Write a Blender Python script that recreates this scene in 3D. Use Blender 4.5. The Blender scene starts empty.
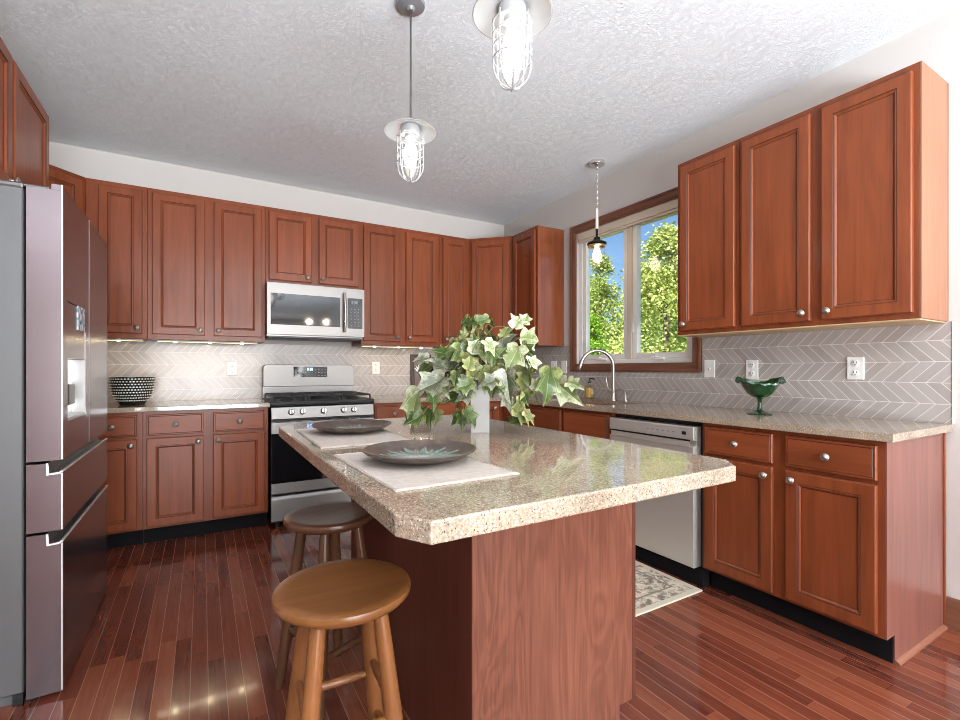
import bpy, bmesh, math, random
from mathutils import Vector, Matrix, noise as mnoise
PI = math.pi
R = math.radians
random.seed(7)
scene = bpy.context.scene
COL = scene.collection

# ------------------------------------------------------------------ camera
cam_d = bpy.data.cameras.new('camera')
cam = bpy.data.objects.new('camera', cam_d)
COL.objects.link(cam)
cam.location = (-2.881, -4.368, 1.158)
cam.rotation_euler = (R(90), 0, R(-30.496))
cam_d.sensor_width = 36
cam_d.lens = 472.1 / 960 * 36
cam_d.shift_y = 9.24 / 960
cam_d.clip_start = 0.05
scene.camera = cam

# ------------------------------------------------------------------ view, world, sun, large lights
scene.view_settings.view_transform = 'Standard'
scene.view_settings.look = 'None'
scene.view_settings.gamma = 1
scene.view_settings.use_curve_mapping = False
scene.view_settings.exposure = 0.70
scene.cycles.filter_width = 0.9

world = bpy.data.worlds.new('sky')
scene.world = world
world.use_nodes = True
wn = world.node_tree.nodes
wn.clear()
sky = wn.new('ShaderNodeTexSky')
sky.sky_type = 'NISHITA'
sky.sun_disc = False
sky.sun_elevation = R(48)
sky.sun_rotation = R(215)
sky.air_density = 1.0
sky.dust_density = 0.3
sky.ozone_density = 6.0
wbg = wn.new('ShaderNodeBackground')
wbg.inputs['Strength'].default_value = 0.10
wout = wn.new('ShaderNodeOutputWorld')
world.node_tree.links.new(sky.outputs[0], wbg.inputs[0])
world.node_tree.links.new(wbg.outputs[0], wout.inputs[0])

def light(kind, name, loc, energy, color=(1, 1, 1), rot=(0, 0, 0), **kw):
    d = bpy.data.lights.new(name, kind)
    d.energy = energy
    d.color = color
    for k, v in kw.items():
        setattr(d, k, v)
    o = bpy.data.objects.new(name, d)
    o.location = loc
    o.rotation_euler = rot
    COL.objects.link(o)
    return o

light('SUN', 'sunlight', (-6, -6, 12), 9.5, (1, 0.95, 0.86), (R(44), 0, R(-62)), angle=R(0.6))
# daylight through the glazed rear wall, behind the camera
light('AREA', 'rear_daylight', (-2.1, -12.3, 1.4), 300, (0.95, 0.97, 1.0), (R(90), 0, 0), shape='RECTANGLE', size=4.4, size_y=2.2)
# added fill light behind the camera, no real lamp: it washes the ceiling
light('AREA', 'ceiling_fill', (-2.2, -7.0, 0.5), 520, (0.80, 0.91, 1.0), (R(180), 0, 0), shape='RECTANGLE', size=2.6, size_y=1.6)
# the two lit clusters of the lamp over the breakfast table
light('POINT', 'breakfast_lamp', (-0.85, -5.7, 2.05), 9, (1, 0.86, 0.66), shadow_soft_size=0.035)
light('POINT', 'breakfast_lamp', (-1.15, -5.75, 2.05), 9, (1, 0.86, 0.66), shadow_soft_size=0.035)

# ------------------------------------------------------------------ helpers
def tagp(o, label=None, cat=None, group=None, kind=None):
    if label: o['label'] = label
    if cat: o['category'] = cat
    if group: o['group'] = group
    if kind: o['kind'] = kind
    return o

def empty(name, loc, rz=0, label=None, cat=None, group=None):
    o = bpy.data.objects.new(name, None)
    o.empty_display_size = 0.1
    o.location = loc
    o.rotation_euler = (0, 0, rz)
    COL.objects.link(o)
    return tagp(o, label, cat, group)

def obj(name, bm, mat, parent=None, smooth=False, loc=None, rz=None, kind=None, label=None):
    bmesh.ops.recalc_face_normals(bm, faces=bm.faces[:])
    me = bpy.data.meshes.new(name)
    bm.to_mesh(me)
    bm.free()
    if smooth:
        lim = R(38)
        me.polygons.foreach_set('use_smooth', [True] * len(me.polygons))
        try:
            me.set_sharp_from_angle(angle=lim)
        except Exception:
            pass
    for m in (mat if isinstance(mat, (list, tuple)) else [mat]):
        me.materials.append(m)
    o = bpy.data.objects.new(name, me)
    COL.objects.link(o)
    if parent is not None: o.parent = parent
    if loc is not None: o.location = loc
    if rz is not None: o.rotation_euler = (0, 0, rz)
    if kind: o['kind'] = kind
    if label: o['label'] = label
    return o

def share(name, src, parent, loc, rot=None):
    o = src.copy()
    o.name = name
    COL.objects.link(o)
    o.parent = parent
    o.location = loc
    if rot is not None: o.rotation_euler = rot
    return o

def BM(): return bmesh.new()

def box(bm, x0, y0, z0, x1, y1, z1, bev=0.0, seg=1, mi=0):
    M = Matrix.Translation(((x0 + x1) / 2, (y0 + y1) / 2, (z0 + z1) / 2)) @ Matrix.Diagonal((abs(x1 - x0), abs(y1 - y0), abs(z1 - z0), 1))
    r = bmesh.ops.create_cube(bm, size=1, matrix=M)
    vs = r['verts']
    fs = {f for v in vs for f in v.link_faces}
    for f in fs: f.material_index = mi
    if bev > 0:
        es = list({e for v in vs for e in v.link_edges})
        bmesh.ops.bevel(bm, geom=es, offset=bev, segments=seg, affect='EDGES', profile=0.5)
    return bm

def prism(bm, pts, z0, z1, axis='z', bev=0, mi=0):
    """polygon pts extruded along an axis; axis x: pts=(y,z); y: pts=(x,z); z: pts=(x,y)"""
    def P(p, t):
        if axis == 'z': return (p[0], p[1], t)
        if axis == 'y': return (p[0], t, p[1])
        return (t, p[0], p[1])
    a = [bm.verts.new(P(p, z0)) for p in pts]
    b = [bm.verts.new(P(p, z1)) for p in pts]
    n = len(pts)
    fs = [bm.faces.new(a[::-1]), bm.faces.new(b)]
    for i in range(n):
        fs.append(bm.faces.new((a[i], a[(i + 1) % n], b[(i + 1) % n], b[i])))
    for f in fs: f.material_index = mi
    if bev:
        bmesh.ops.recalc_face_normals(bm, faces=fs)
        es = list({e for f in fs for e in f.edges})
        bmesh.ops.bevel(bm, geom=es, offset=bev, segments=2, affect='EDGES', profile=0.5)
    return bm

def lathe(bm, prof, c=(0, 0, 0), seg=28, axis='z', mi=0, closed=False):
    """prof: (r, t) pairs"""
    rings = []
    def P(r, t, a):
        u, v = r * math.cos(a), r * math.sin(a)
        if axis == 'z': return (c[0] + u, c[1] + v, c[2] + t)
        if axis == 'y': return (c[0] + u, c[1] + t, c[2] + v)
        return (c[0] + t, c[1] + u, c[2] + v)
    for r, t in prof:
        if r < 1e-6: rings.append([bm.verts.new(P(0, t, 0))])
        else: rings.append([bm.verts.new(P(r, t, 2 * PI * k / seg)) for k in range(seg)])
    n = len(rings)
    for i in range(n if closed else n - 1):
        A, B = rings[i], rings[(i + 1) % n]
        for k in range(seg):
            k2 = (k + 1) % seg
            if len(A) == 1 and len(B) == 1: continue
            if len(A) == 1: f = bm.faces.new((A[0], B[k], B[k2]))
            elif len(B) == 1: f = bm.faces.new((A[k2], A[k], B[0]))
            else: f = bm.faces.new((A[k], A[k2], B[k2], B[k]))
            f.material_index = mi
    return bm

def tube(bm, pts, r, seg=8, closed=False, mi=0, caps=True):
    pts = [Vector(p) for p in pts]
    n = len(pts)
    rad = r if isinstance(r, (list, tuple)) else [r] * n
    rings = []
    prev = None
    for i, p in enumerate(pts):
        if closed: t = pts[(i + 1) % n] - pts[i - 1]
        elif i == 0: t = pts[1] - pts[0]
        elif i == n - 1: t = pts[-1] - pts[-2]
        else: t = (pts[i + 1] - p).normalized() + (p - pts[i - 1]).normalized()
        t.normalize()
        if prev is None:
            a = t.orthogonal().normalized()
        else:
            a = prev - t * prev.dot(t)
            a = a.normalized() if a.length > 1e-6 else t.orthogonal().normalized()
        prev = a
        b = t.cross(a)
        rings.append([bm.verts.new(p + (a * math.cos(2 * PI * k / seg) + b * math.sin(2 * PI * k / seg)) * rad[i]) for k in range(seg)])
    for i in range(n if closed else n - 1):
        A, B = rings[i], rings[(i + 1) % n]
        for k in range(seg):
            f = bm.faces.new((A[k], A[(k + 1) % seg], B[(k + 1) % seg], B[k]))
            f.material_index = mi
    if not closed and caps:
        bm.faces.new(rings[0][::-1]).material_index = mi
        bm.faces.new(rings[-1]).material_index = mi
    return bm

def bez(p0, p1, p2, p3, n=12):
    p0, p1, p2, p3 = map(Vector, (p0, p1, p2, p3))
    out = []
    for i in range(n + 1):
        t = i / n
        out.append(p0 * (1 - t) ** 3 + p1 * 3 * t * (1 - t) ** 2 + p2 * 3 * t * t * (1 - t) + p3 * t ** 3)
    return out

def nested(bm, w, h, prof, dark=()):
    """door / drawer front in local space: x 0..w, z 0..h, back at y=0, front towards -y; prof = (inset, thickness)"""
    loops = []
    for ins, th in prof:
        loops.append([bm.verts.new(p) for p in ((ins, -th, ins), (w - ins, -th, ins), (w - ins, -th, h - ins), (ins, -th, h - ins))])
    bm.faces.new(loops[0][::-1])
    for i, (A, B) in enumerate(zip(loops, loops[1:])):
        for k in range(4):
            bm.faces.new((A[k], A[(k + 1) % 4], B[(k + 1) % 4], B[k])).material_index = 1 if i in dark else 0
    bm.faces.new(loops[-1])
    return bm

def cells(bm, xs, ys, keep, z0, z1, plane='xy'):
    """grid of cells extruded into one clean solid; plane says where xs, ys run"""
    def P(x, y, z):
        return {'xy': (x, y, z), 'xz': (x, z, y), 'yz': (z, x, y)}[plane]
    V = {}
    def v(i, j, k):
        if (i, j, k) not in V: V[(i, j, k)] = bm.verts.new(P(xs[i], ys[j], (z0, z1)[k]))
        return V[(i, j, k)]
    nx, ny = len(xs) - 1, len(ys) - 1
    K = lambda i, j: 0 <= i < nx and 0 <= j < ny and keep(i, j)
    for i in range(nx):
        for j in range(ny):
            if not K(i, j): continue
            bm.faces.new((v(i, j, 0), v(i, j + 1, 0), v(i + 1, j + 1, 0), v(i + 1, j, 0)))
            bm.faces.new((v(i, j, 1), v(i + 1, j, 1), v(i + 1, j + 1, 1), v(i, j + 1, 1)))
            if not K(i - 1, j): bm.faces.new((v(i, j, 0), v(i, j, 1), v(i, j + 1, 1), v(i, j + 1, 0)))
            if not K(i + 1, j): bm.faces.new((v(i + 1, j, 0), v(i + 1, j + 1, 0), v(i + 1, j + 1, 1), v(i + 1, j, 1)))
            if not K(i, j - 1): bm.faces.new((v(i, j, 0), v(i + 1, j, 0), v(i + 1, j, 1), v(i, j, 1)))
            if not K(i, j + 1): bm.faces.new((v(i, j + 1, 0), v(i, j + 1, 1), v(i + 1, j + 1, 1), v(i + 1, j + 1, 0)))
    return bm

# ------------------------------------------------------------------ materials
class Mat:
    def __init__(s, name):
        s.m = bpy.data.materials.new(name)
        s.m.use_nodes = True
        s.n = s.m.node_tree.nodes
        s.l = s.m.node_tree.links
        s.b = s.n['Principled BSDF']
    def set(s, **kw):
        names = {'color': 'Base Color', 'rough': 'Roughness', 'metal': 'Metallic', 'coat': 'Coat Weight', 'coat_rough': 'Coat Roughness',
                 'emit': 'Emission Color', 'emit_s': 'Emission Strength', 'trans': 'Transmission Weight', 'ior': 'IOR', 'spec': 'Specular IOR Level',
                 'aniso': 'Anisotropic'}
        for k, v in kw.items():
            if k in ('color', 'emit') and len(v) == 3: v = (*v, 1)
            s.b.inputs[names[k]].default_value = v
        return s
    def node(s, typ, ins=None, **props):
        nd = s.n.new(typ)
        for k, v in props.items(): setattr(nd, k, v)
        for k, v in (ins or {}).items():
            if hasattr(v, 'is_output') or isinstance(v, bpy.types.NodeSocket): s.l.new(v, nd.inputs[k])
            else: nd.inputs[k].default_value = v
        return nd
    def math(s, op, a, b=None, c=None):
        nd = s.n.new('ShaderNodeMath'); nd.operation = op
        for i, v in enumerate((a, b, c)):
            if v is None: continue
            if isinstance(v, (int, float)): nd.inputs[i].default_value = v
            else: s.l.new(v, nd.inputs[i])
        return nd.outputs[0]
    def ramp(s, fac, stops, interp='LINEAR'):
        nd = s.n.new('ShaderNodeValToRGB')
        nd.color_ramp.interpolation = interp
        e = nd.color_ramp.elements
        while len(e) < len(stops): e.new(0.5)
        for k, (p, c) in enumerate(stops):
            e[k].position = p
            e[k].color = (*c, 1) if len(c) == 3 else c
        s.l.new(fac, nd.inputs[0])
        return nd.outputs[0]
    def mix(s, fac, a, b, blend='MIX'):
        nd = s.n.new('ShaderNodeMix'); nd.data_type = 'RGBA'; nd.blend_type = blend
        for k, v in ((0, fac), (6, a), (7, b)):
            if isinstance(v, (int, float)): nd.inputs[k].default_value = v
            elif isinstance(v, tuple): nd.inputs[k].default_value = (*v, 1) if len(v) == 3 else v
            else: s.l.new(v, nd.inputs[k])
        return nd.outputs[2]
    def coord(s, kind='Object', scale=(1, 1, 1), rot=(0, 0, 0), loc=(0, 0, 0)):
        tc = s.n.new('ShaderNodeTexCoord')
        mp = s.n.new('ShaderNodeMapping')
        mp.inputs['Scale'].default_value = scale
        mp.inputs['Rotation'].default_value = rot
        mp.inputs['Location'].default_value = loc
        s.l.new(tc.outputs[kind], mp.inputs[0])
        return mp.outputs[0]
    def noise(s, vec, scale, detail=3, rough=0.5, dist=0.0):
        nd = s.node('ShaderNodeTexNoise', {'Vector': vec, 'Scale': scale, 'Detail': detail, 'Roughness': rough, 'Distortion': dist})
        return nd.outputs[0]
    def color(s, sock): s.l.new(sock, s.b.inputs['Base Color']); return s
    def rough(s, sock): s.l.new(sock, s.b.inputs['Roughness']); return s
    def bump(s, sock, strength=0.2, dist=0.01):
        nd = s.node('ShaderNodeBump', {'Height': sock, 'Strength': strength, 'Distance': dist})
        s.l.new(nd.outputs[0], s.b.inputs['Normal'])
        return s

def plain(name, c, rough=0.5, metal=0.0, coat=0.0, **kw):
    return Mat(name).set(color=c, rough=rough, metal=metal, coat=coat, **kw).m

def lerp(c, k): return tuple(max(0, x * k) for x in c)

def wood(name, c, grain='z', rough=0.38, coat=0.18, var=0.26, scale=1.0, spread=0.16):
    m = Mat(name).set(rough=rough, coat=coat, coat_rough=0.15, spec=0.22)
    st = {'z': (14, 14, 1.1), 'x': (1.1, 14, 14), 'y': (14, 1.1, 14)}[grain]
    oi = m.n.new('ShaderNodeObjectInfo')
    tc = m.n.new('ShaderNodeTexCoord')
    off = m.node('ShaderNodeVectorMath', {0: tc.outputs['Object']}, operation='ADD')
    sc = m.node('ShaderNodeVectorMath', {0: oi.outputs['Random'], 1: (7.3, 3.1, 5.7)}, operation='MULTIPLY')
    m.l.new(sc.outputs[0], off.inputs[1])
    mp = m.node('ShaderNodeMapping', {0: off.outputs[0]})
    mp.inputs['Scale'].default_value = tuple(x * scale for x in st)
    n1 = m.noise(mp.outputs[0], 1.6, 5, 0.55, 0.7)
    mp2 = m.node('ShaderNodeMapping', {0: off.outputs[0]})
    mp2.inputs['Scale'].default_value = tuple((x * 7 if x > 5 else x * 2) * scale for x in st)
    n2 = m.noise(mp2.outputs[0], 2.0, 3, 0.6)
    n3 = m.noise(off.outputs[0], 2.2, 2)
    f = m.math('ADD', m.math('MULTIPLY', n1, 0.55), m.math('ADD', m.math('MULTIPLY', n2, 0.25), m.math('MULTIPLY', n3, 0.2)))
    col = m.ramp(f, [(0.5 - spread, lerp(c, 1 - var)), (0.5, c), (0.5 + spread, lerp(c, 1 + var * 0.9))])
    hv = m.node('ShaderNodeHueSaturation', {'Color': col, 'Value': m.math('MULTIPLY_ADD', oi.outputs['Random'], 0.14, 0.93)})
    m.color(hv.outputs[0])
    m.bump(n2, 0.06, 0.002)
    return m.m

def thin_glass(name, tint=(1, 1, 1), refl=0.06):
    m = Mat(name)
    m.n.remove(m.b)
    tr = m.node('ShaderNodeBsdfTransparent', {'Color': (*tint, 1)})
    gl = m.node('ShaderNodeBsdfGlossy', {'Color': (1, 1, 1, 1), 'Roughness': 0.02})
    lw = m.node('ShaderNodeLayerWeight', {'Blend': 0.5})
    f = m.math('MULTIPLY_ADD', m.math('POWER', lw.outputs['Facing'], 5.0), 0.85, refl * 0.5)
    mx = m.node('ShaderNodeMixShader', {0: f, 1: tr.outputs[0], 2: gl.outputs[0]})
    m.l.new(mx.outputs[0], m.n['Material Output'].inputs[0])
    return m.m

def emissive(name, c, s, base=(0.8, 0.8, 0.8)):
    return Mat(name).set(color=base, emit=c, emit_s=s, rough=0.4).m

M = {}
CH = (0.232, 0.057, 0.0195)
M['cherry'] = wood('cherry_wood', CH, 'z')
M['cherry_x'] = wood('cherry_wood_horizontal', CH, 'x')
M['glaze'] = plain('dark_glaze_line', (0.055, 0.016, 0.008), 0.5)
M['cherry_dark'] = wood('cherry_frame_wood', lerp(CH, 0.9), 'z')
M['cherry_side'] = wood('cherry_side_panel', (0.225, 0.088, 0.066), 'z', rough=0.3, coat=0.3, var=0.3)
M['cherry_pale'] = wood('pale_cabinet_side', (0.29, 0.125, 0.066), 'z', rough=0.4, coat=0.15, var=0.22)
M['maple'] = wood('maple_underside', (0.50, 0.33, 0.18), 'x', rough=0.45, coat=0.1, var=0.15)
M['island_panel'] = wood('island_panel_wood', (0.205, 0.078, 0.052), 'z', rough=0.36, coat=0.25, var=0.4, scale=0.6, spread=.16)
def mk_island():
    m = Mat('island_panel_wood').set(rough=0.34, coat=0.25, coat_rough=0.15, spec=0.3)
    v = m.coord('Object', (5.5, 5.5, 0.9))
    n = m.noise(v, 1.5, 3, 0.5, 0.9)
    bands = m.math('MULTIPLY_ADD', m.math('SINE', m.math('MULTIPLY', n, 62.0)), 0.5, 0.5)
    fine = m.noise(m.coord('Object', (150, 150, 5)), 1.0, 3, 0.6)
    big = m.noise(m.coord('Object', (3, 3, 1.2)), 1.0, 2)
    f = m.math('ADD', m.math('MULTIPLY', bands, 0.15), m.math('ADD', m.math('MULTIPLY', fine, 0.50), m.math('MULTIPLY', big, 0.35)))
    m.color(m.ramp(f, [(0.25, (0.105, 0.034, 0.020)), (0.5, (0.175, 0.062, 0.036)), (0.75, (0.25, 0.098, 0.058))]))
    return m.m
M['island_panel'] = mk_island()
M['island_shaded'] = wood('island_shaded_wood', (0.105, 0.032, 0.02), 'z', rough=0.4, coat=0.15)  # darker copy of the island wood, the side's shade is in its colour
M['casing'] = wood('window_casing_wood', (0.18, 0.072, 0.040), 'z', rough=0.35, coat=0.2)
M['casing_y'] = wood('window_casing_wood_level', (0.18, 0.072, 0.040), 'y', rough=0.35, coat=0.2)
M['stool'] = wood('honey_stool_wood', (0.205, 0.079, 0.024), 'x', rough=0.28, coat=0.4, var=0.3)
M['stool_leg'] = wood('honey_leg_wood', (0.225, 0.086, 0.028), 'z', rough=0.3, coat=0.35, var=0.25)
M['stool_dark'] = wood('walnut_stool_wood', (0.11, 0.046, 0.022), 'x', rough=0.3, coat=0.35, var=0.25)
M['stool_dark_leg'] = wood('walnut_leg_wood', (0.10, 0.042, 0.02), 'z', rough=0.3, coat=0.3, var=0.25)
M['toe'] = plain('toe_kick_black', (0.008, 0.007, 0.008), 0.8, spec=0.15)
M['nickel'] = plain('brushed_nickel', (0.42, 0.39, 0.35), 0.28, 1.0)
M['chrome'] = plain('polished_chrome', (0.75, 0.74, 0.73), 0.12, 1.0)
M['black'] = plain('black_plastic', (0.012, 0.012, 0.013), 0.35)
M['black_glass'] = plain('black_glass', (0.006, 0.006, 0.007), 0.05, 0, 0.0)
M['iron'] = plain('cast_iron', (0.02, 0.02, 0.021), 0.5)
M['white_plastic'] = plain('white_plastic', (0.82, 0.80, 0.76), 0.35)
M['slot'] = plain('slot_dark', (0.05, 0.045, 0.04), 0.6)
M['vinyl'] = plain('white_vinyl', (0.80, 0.76, 0.70), 0.35)
M['vinyl_tan'] = plain('tan_vinyl', (0.66, 0.56, 0.44), 0.45)
M['white_enamel'] = plain('white_enamel', (0.42, 0.42, 0.42), 0.25, 0, 0.4)
M['cage'] = plain('grey_wire', (0.42, 0.42, 0.42), 0.35, 0.3)
M['canopy'] = plain('satin_canopy', (0.30, 0.30, 0.31), 0.3, 0.35)
M['strip'] = emissive('warm_strip', (1, 0.72, 0.30), 2.5)
M['glass'] = thin_glass('clear_glass')
M['pane'] = thin_glass('window_glass', (0.97, 0.99, 0.98))
M['bulb'] = emissive('lit_bulb', (1, 0.95, 0.88), 12)
M['bulb_warm'] = emissive('warm_bulb', (1, 0.82, 0.55), 7)
M['led'] = emissive('led_chip', (1, 0.80, 0.45), 70)
M['digit'] = emissive('blue_digits', (0.25, 0.5, 1.0), 4, (0, 0, 0))

def steel(name, c, rough, axis='z', streak=0.02):
    m = Mat(name).set(color=c, metal=1.0, rough=rough)
    st = {'z': (220, 220, 1), 'x': (1, 220, 220), 'y': (220, 1, 220)}[axis]
    v = m.coord('Object', st)
    n = m.noise(v, 1.0, 2)
    m.rough(m.math('MULTIPLY_ADD', n, 0.04, rough - 0.02))
    return m.m
M['steel'] = steel('stainless_steel', (0.27, 0.255, 0.242), 0.44, 'x')
M['steel_y'] = steel('stainless_steel_level', (0.66, 0.62, 0.56), 0.34, 'x')
M['steel_y'].node_tree.nodes['Principled BSDF'].inputs['Metallic'].default_value = 0.55
M['fridge_door'] = plain('fridge_door_steel', (0.205, 0.165, 0.172), 0.22, 0.85)
M['fridge_door'].node_tree.nodes['Principled BSDF'].inputs['Metallic'].default_value = 0.85
M['fridge_trim'] = plain('fridge_trim', (0.80, 0.79, 0.77), 0.3, 0.6)
M['fridge_case'] = plain('fridge_case_grey', (0.12, 0.12, 0.12), 0.42, 0.3)
M['dark_steel'] = plain('dark_steel', (0.18, 0.17, 0.165), 0.3, 1.0)

def mk_ceiling():
    m = Mat('textured_ceiling').set(color=(0.87, 0.885, 0.89), rough=0.85)
    v = m.coord('Object')
    w = m.noise(v, 9, 2, 0.5)
    vv = m.node('ShaderNodeVectorMath', {0: v, 1: w}, operation='ADD')
    a = m.node('ShaderNodeTexNoise', {'Vector': vv.outputs[0], 'Scale': 32, 'Detail': 3, 'Roughness': 0.55, 'Distortion': 2.2}).outputs[0]
    m.bump(m.ramp(a, [(0.38, (0, 0, 0)), (0.60, (1, 1, 1))]), 0.55, 0.010)
    return m.m
M['ceiling'] = mk_ceiling()

def mk_wall():
    m = Mat('warm_white_wall').set(color=(0.60, 0.56, 0.525), rough=0.7)
    m.bump(m.noise(m.coord('Object'), 160, 2), 0.08, 0.002)
    return m.m
M['wall'] = mk_wall()

def mk_floor():
    m = Mat('cherry_plank_floor').set(rough=0.2, coat=0.3, coat_rough=0.06)
    W, L = 0.057, 0.78
    tc = m.n.new('ShaderNodeTexCoord')
    sp = m.node('ShaderNodeSeparateXYZ', {0: tc.outputs['Object']})
    sx = m.math('DIVIDE', m.math('ADD', sp.outputs[0], 50.0), W)
    row = m.math('FLOOR', sx)
    rnd = m.node('ShaderNodeTexWhiteNoise', {'W': row}, noise_dimensions='1D').outputs['Value']
    sy = m.math('ADD', m.math('DIVIDE', m.math('ADD', sp.outputs[1], 50.0), L), m.math('MULTIPLY', rnd, 7.0))
    cell = m.math('FLOOR', sy)
    pid = m.math('ADD', m.math('MULTIPLY', row, 13.37), m.math('MULTIPLY', cell, 71.9))
    pv = m.node('ShaderNodeTexWhiteNoise', {'W': pid}, noise_dimensions='1D').outputs['Value']
    fx, fy = m.math('FRACT', sx), m.math('FRACT', sy)
    sx1 = m.math('MINIMUM', fx, m.math('SUBTRACT', 1.0, fx))
    sy1 = m.math('MINIMUM', fy, m.math('SUBTRACT', 1.0, fy))
    seam = m.math('LESS_THAN', sx1, 0.022)
    endj = m.math('LESS_THAN', sy1, 0.0013)
    off = m.node('ShaderNodeCombineXYZ', {0: m.math('MULTIPLY', pv, 31.0), 1: m.math('MULTIPLY', pv, 17.0), 2: 0.0})
    mp = m.node('ShaderNodeMapping', {0: tc.outputs['Object']})
    mp.inputs['Scale'].default_value = (34, 2.6, 1)
    gv = m.node('ShaderNodeVectorMath', {0: mp.outputs[0], 1: off.outputs[0]}, operation='ADD')
    n = m.noise(gv.outputs[0], 1.3, 5, 0.6, 1.2)
    n2 = m.noise(m.coord('Object', (140, 6, 1)), 1.0, 3, 0.6)
    f = m.math('ADD', m.math('MULTIPLY', n, 0.42), m.math('ADD', m.math('MULTIPLY', pv, 0.36), m.math('MULTIPLY', n2, 0.22)))
    c = m.ramp(f, [(0.24, (0.085, 0.020, 0.013)), (0.5, (0.185, 0.046, 0.024)), (0.78, (0.275, 0.085, 0.042))])
    c = m.mix(m.math('MULTIPLY', seam, 0.6), c, (0.40, 0.22, 0.15))  # pale seam colour paints in the glint along the plank edges
    c = m.mix(m.math('MULTIPLY', endj, 0.6), c, (0.07, 0.02, 0.012))
    m.color(c)
    wob = m.noise(m.coord('Object', (12, 3, 1)), 1.0, 2)
    h = m.math('SUBTRACT', m.math('ADD', m.math('MULTIPLY', n2, 0.12), m.math('MULTIPLY', wob, 0.9)), seam)
    m.bump(h, 0.14, 0.004)
    m.rough(m.math('MULTIPLY_ADD', n2, 0.10, 0.09))
    return m.m
M['floor'] = mk_floor()

def mk_stone(name, base, dark, light_, rough=0.07):
    m = Mat(name).set(rough=rough, coat=0.25, coat_rough=0.03)
    v = m.coord('Object')
    n0 = m.noise(v, 7, 3)
    n1 = m.noise(v, 150, 3, 0.7)
    c = m.ramp(m.math('ADD', m.math('MULTIPLY', n1, 0.7), m.math('MULTIPLY', n0, 0.3)), [(0.38, lerp(base, 0.62)), (0.5, base), (0.62, lerp(base, 1.32))])
    vo = m.node('ShaderNodeTexVoronoi', {'Vector': v, 'Scale': 300, 'Randomness': 1.0}, feature='F1')
    rs = m.node('ShaderNodeSeparateColor', {0: vo.outputs['Color']})
    spot = m.math('MULTIPLY', m.math('LESS_THAN', vo.outputs['Distance'], 0.42), m.math('LESS_THAN', rs.outputs[0], 0.11))
    c = m.mix(spot, c, dark)
    spot2 = m.math('MULTIPLY', m.math('LESS_THAN', vo.outputs['Distance'], 0.5), m.math('GREATER_THAN', rs.outputs[1], 0.86))
    c = m.mix(spot2, c, light_)
    m.color(c)
    return m.m
M['quartz'] = mk_stone('speckled_beige_quartz', (0.34, 0.262, 0.19), (0.08, 0.055, 0.035), (0.58, 0.50, 0.42))

def mk_chevron(name, axis, sgn, phase):
    m = Mat(name).set(rough=0.22)
    tc = m.n.new('ShaderNodeTexCoord')
    sp = m.node('ShaderNodeSeparateXYZ', {0: tc.outputs['Object']})
    a = sp.outputs[0] if axis == 'x' else sp.outputs[1]
    z = sp.outputs[2]
    H, W, S = 0.0962, 0.0545, 0.089
    t = m.math('DIVIDE', m.math('SUBTRACT', z, 1.191 - 8 * H), H)
    pp = m.math('PINGPONG', t, 1.0)
    s = m.math('DIVIDE', m.math('ADD', m.math('SUBTRACT', a, phase), m.math('MULTIPLY', pp, S * sgn)), W)
    fs = m.math('FRACT', m.math('ADD', s, 200.0))
    ft = m.math('FRACT', t)
    g1 = m.math('LESS_THAN', fs, 0.062)
    g2 = m.math('LESS_THAN', ft, 0.028)
    g = m.math('MAXIMUM', g1, g2)
    tid = m.math('ADD', m.math('FLOOR', m.math('ADD', s, 200.0)), m.math('MULTIPLY', m.math('FLOOR', t), 37.7))
    wn_ = m.node('ShaderNodeTexWhiteNoise', {'W': tid}, noise_dimensions='1D')
    streak = m.noise(m.coord('Object', (30, 30, 6)), 1.0, 3, 0.6)
    f = m.math('ADD', m.math('MULTIPLY', wn_.outputs['Value'], 0.55), m.math('MULTIPLY', streak, 0.45))
    c = m.ramp(f, [(0.1, (0.36, 0.315, 0.288)), (0.5, (0.405, 0.358, 0.328)), (0.9, (0.455, 0.405, 0.375))])
    c = m.mix(g, c, (0.70, 0.66, 0.62))
    m.color(c)
    m.bump(m.math('SUBTRACT', 1.0, g), 0.15, 0.002)
    return m.m
M['chev_r'] = mk_chevron('chevron_tile_right', 'y', -1, -3.517)
M['chev_b'] = mk_chevron('chevron_tile_back', 'x', 1, -1.20)

# ------------------------------------------------------------------ the setting
XL, XF, YR, ZC = -4.163, -8.2, -12.5, 2.75
S = 'structure'
obj('floor', box(BM(), XF - .1, YR - .1, -0.1, 0.14, 0.14, 0), M['floor'], kind=S, label='glossy red-brown narrow plank wood floor')
obj('ceiling', box(BM(), XF - .1, YR - .1, ZC, 0.14, 0.14, ZC + .1), M['ceiling'], kind=S, label='white textured ceiling')
obj('wall_back', box(BM(), XL - .1, 0, 0, 0.14, 0.14, ZC), M['wall'], kind=S, label='warm white wall behind the range')
obj('wall_left', prism(BM(), [(XL, 0), (XL, -2.29), (XF, -2.29), (XF, YR), (XF - .1, YR), (XF - .1, -2.19), (XL - .1, -2.19), (XL - .1, 0)], 0, ZC), M['wall'], kind=S, label='warm white wall behind the fridge')
WY0, WY1, WZ0, WZ1 = -2.335, -1.175, 1.2, 2.365
obj('wall_right', cells(BM(), [YR, WY0, WY1, 0], [0, WZ0, WZ1, ZC], lambda i, j: not (i == 1 and j == 1), 0, 0.14, 'yz'), M['wall'], kind=S,
    label='warm white wall with the sink window')
obj('wall_rear', cells(BM(), [XF - .1, -4.4, 0.09, 0.14], [0, 0.3, 2.4, ZC], lambda i, j: not (i == 1 and j == 1), YR - .1, YR, 'xz'), M['wall'], kind=S,
    label='wall behind the camera with a wide glazed opening')
bb = BM()
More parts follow.
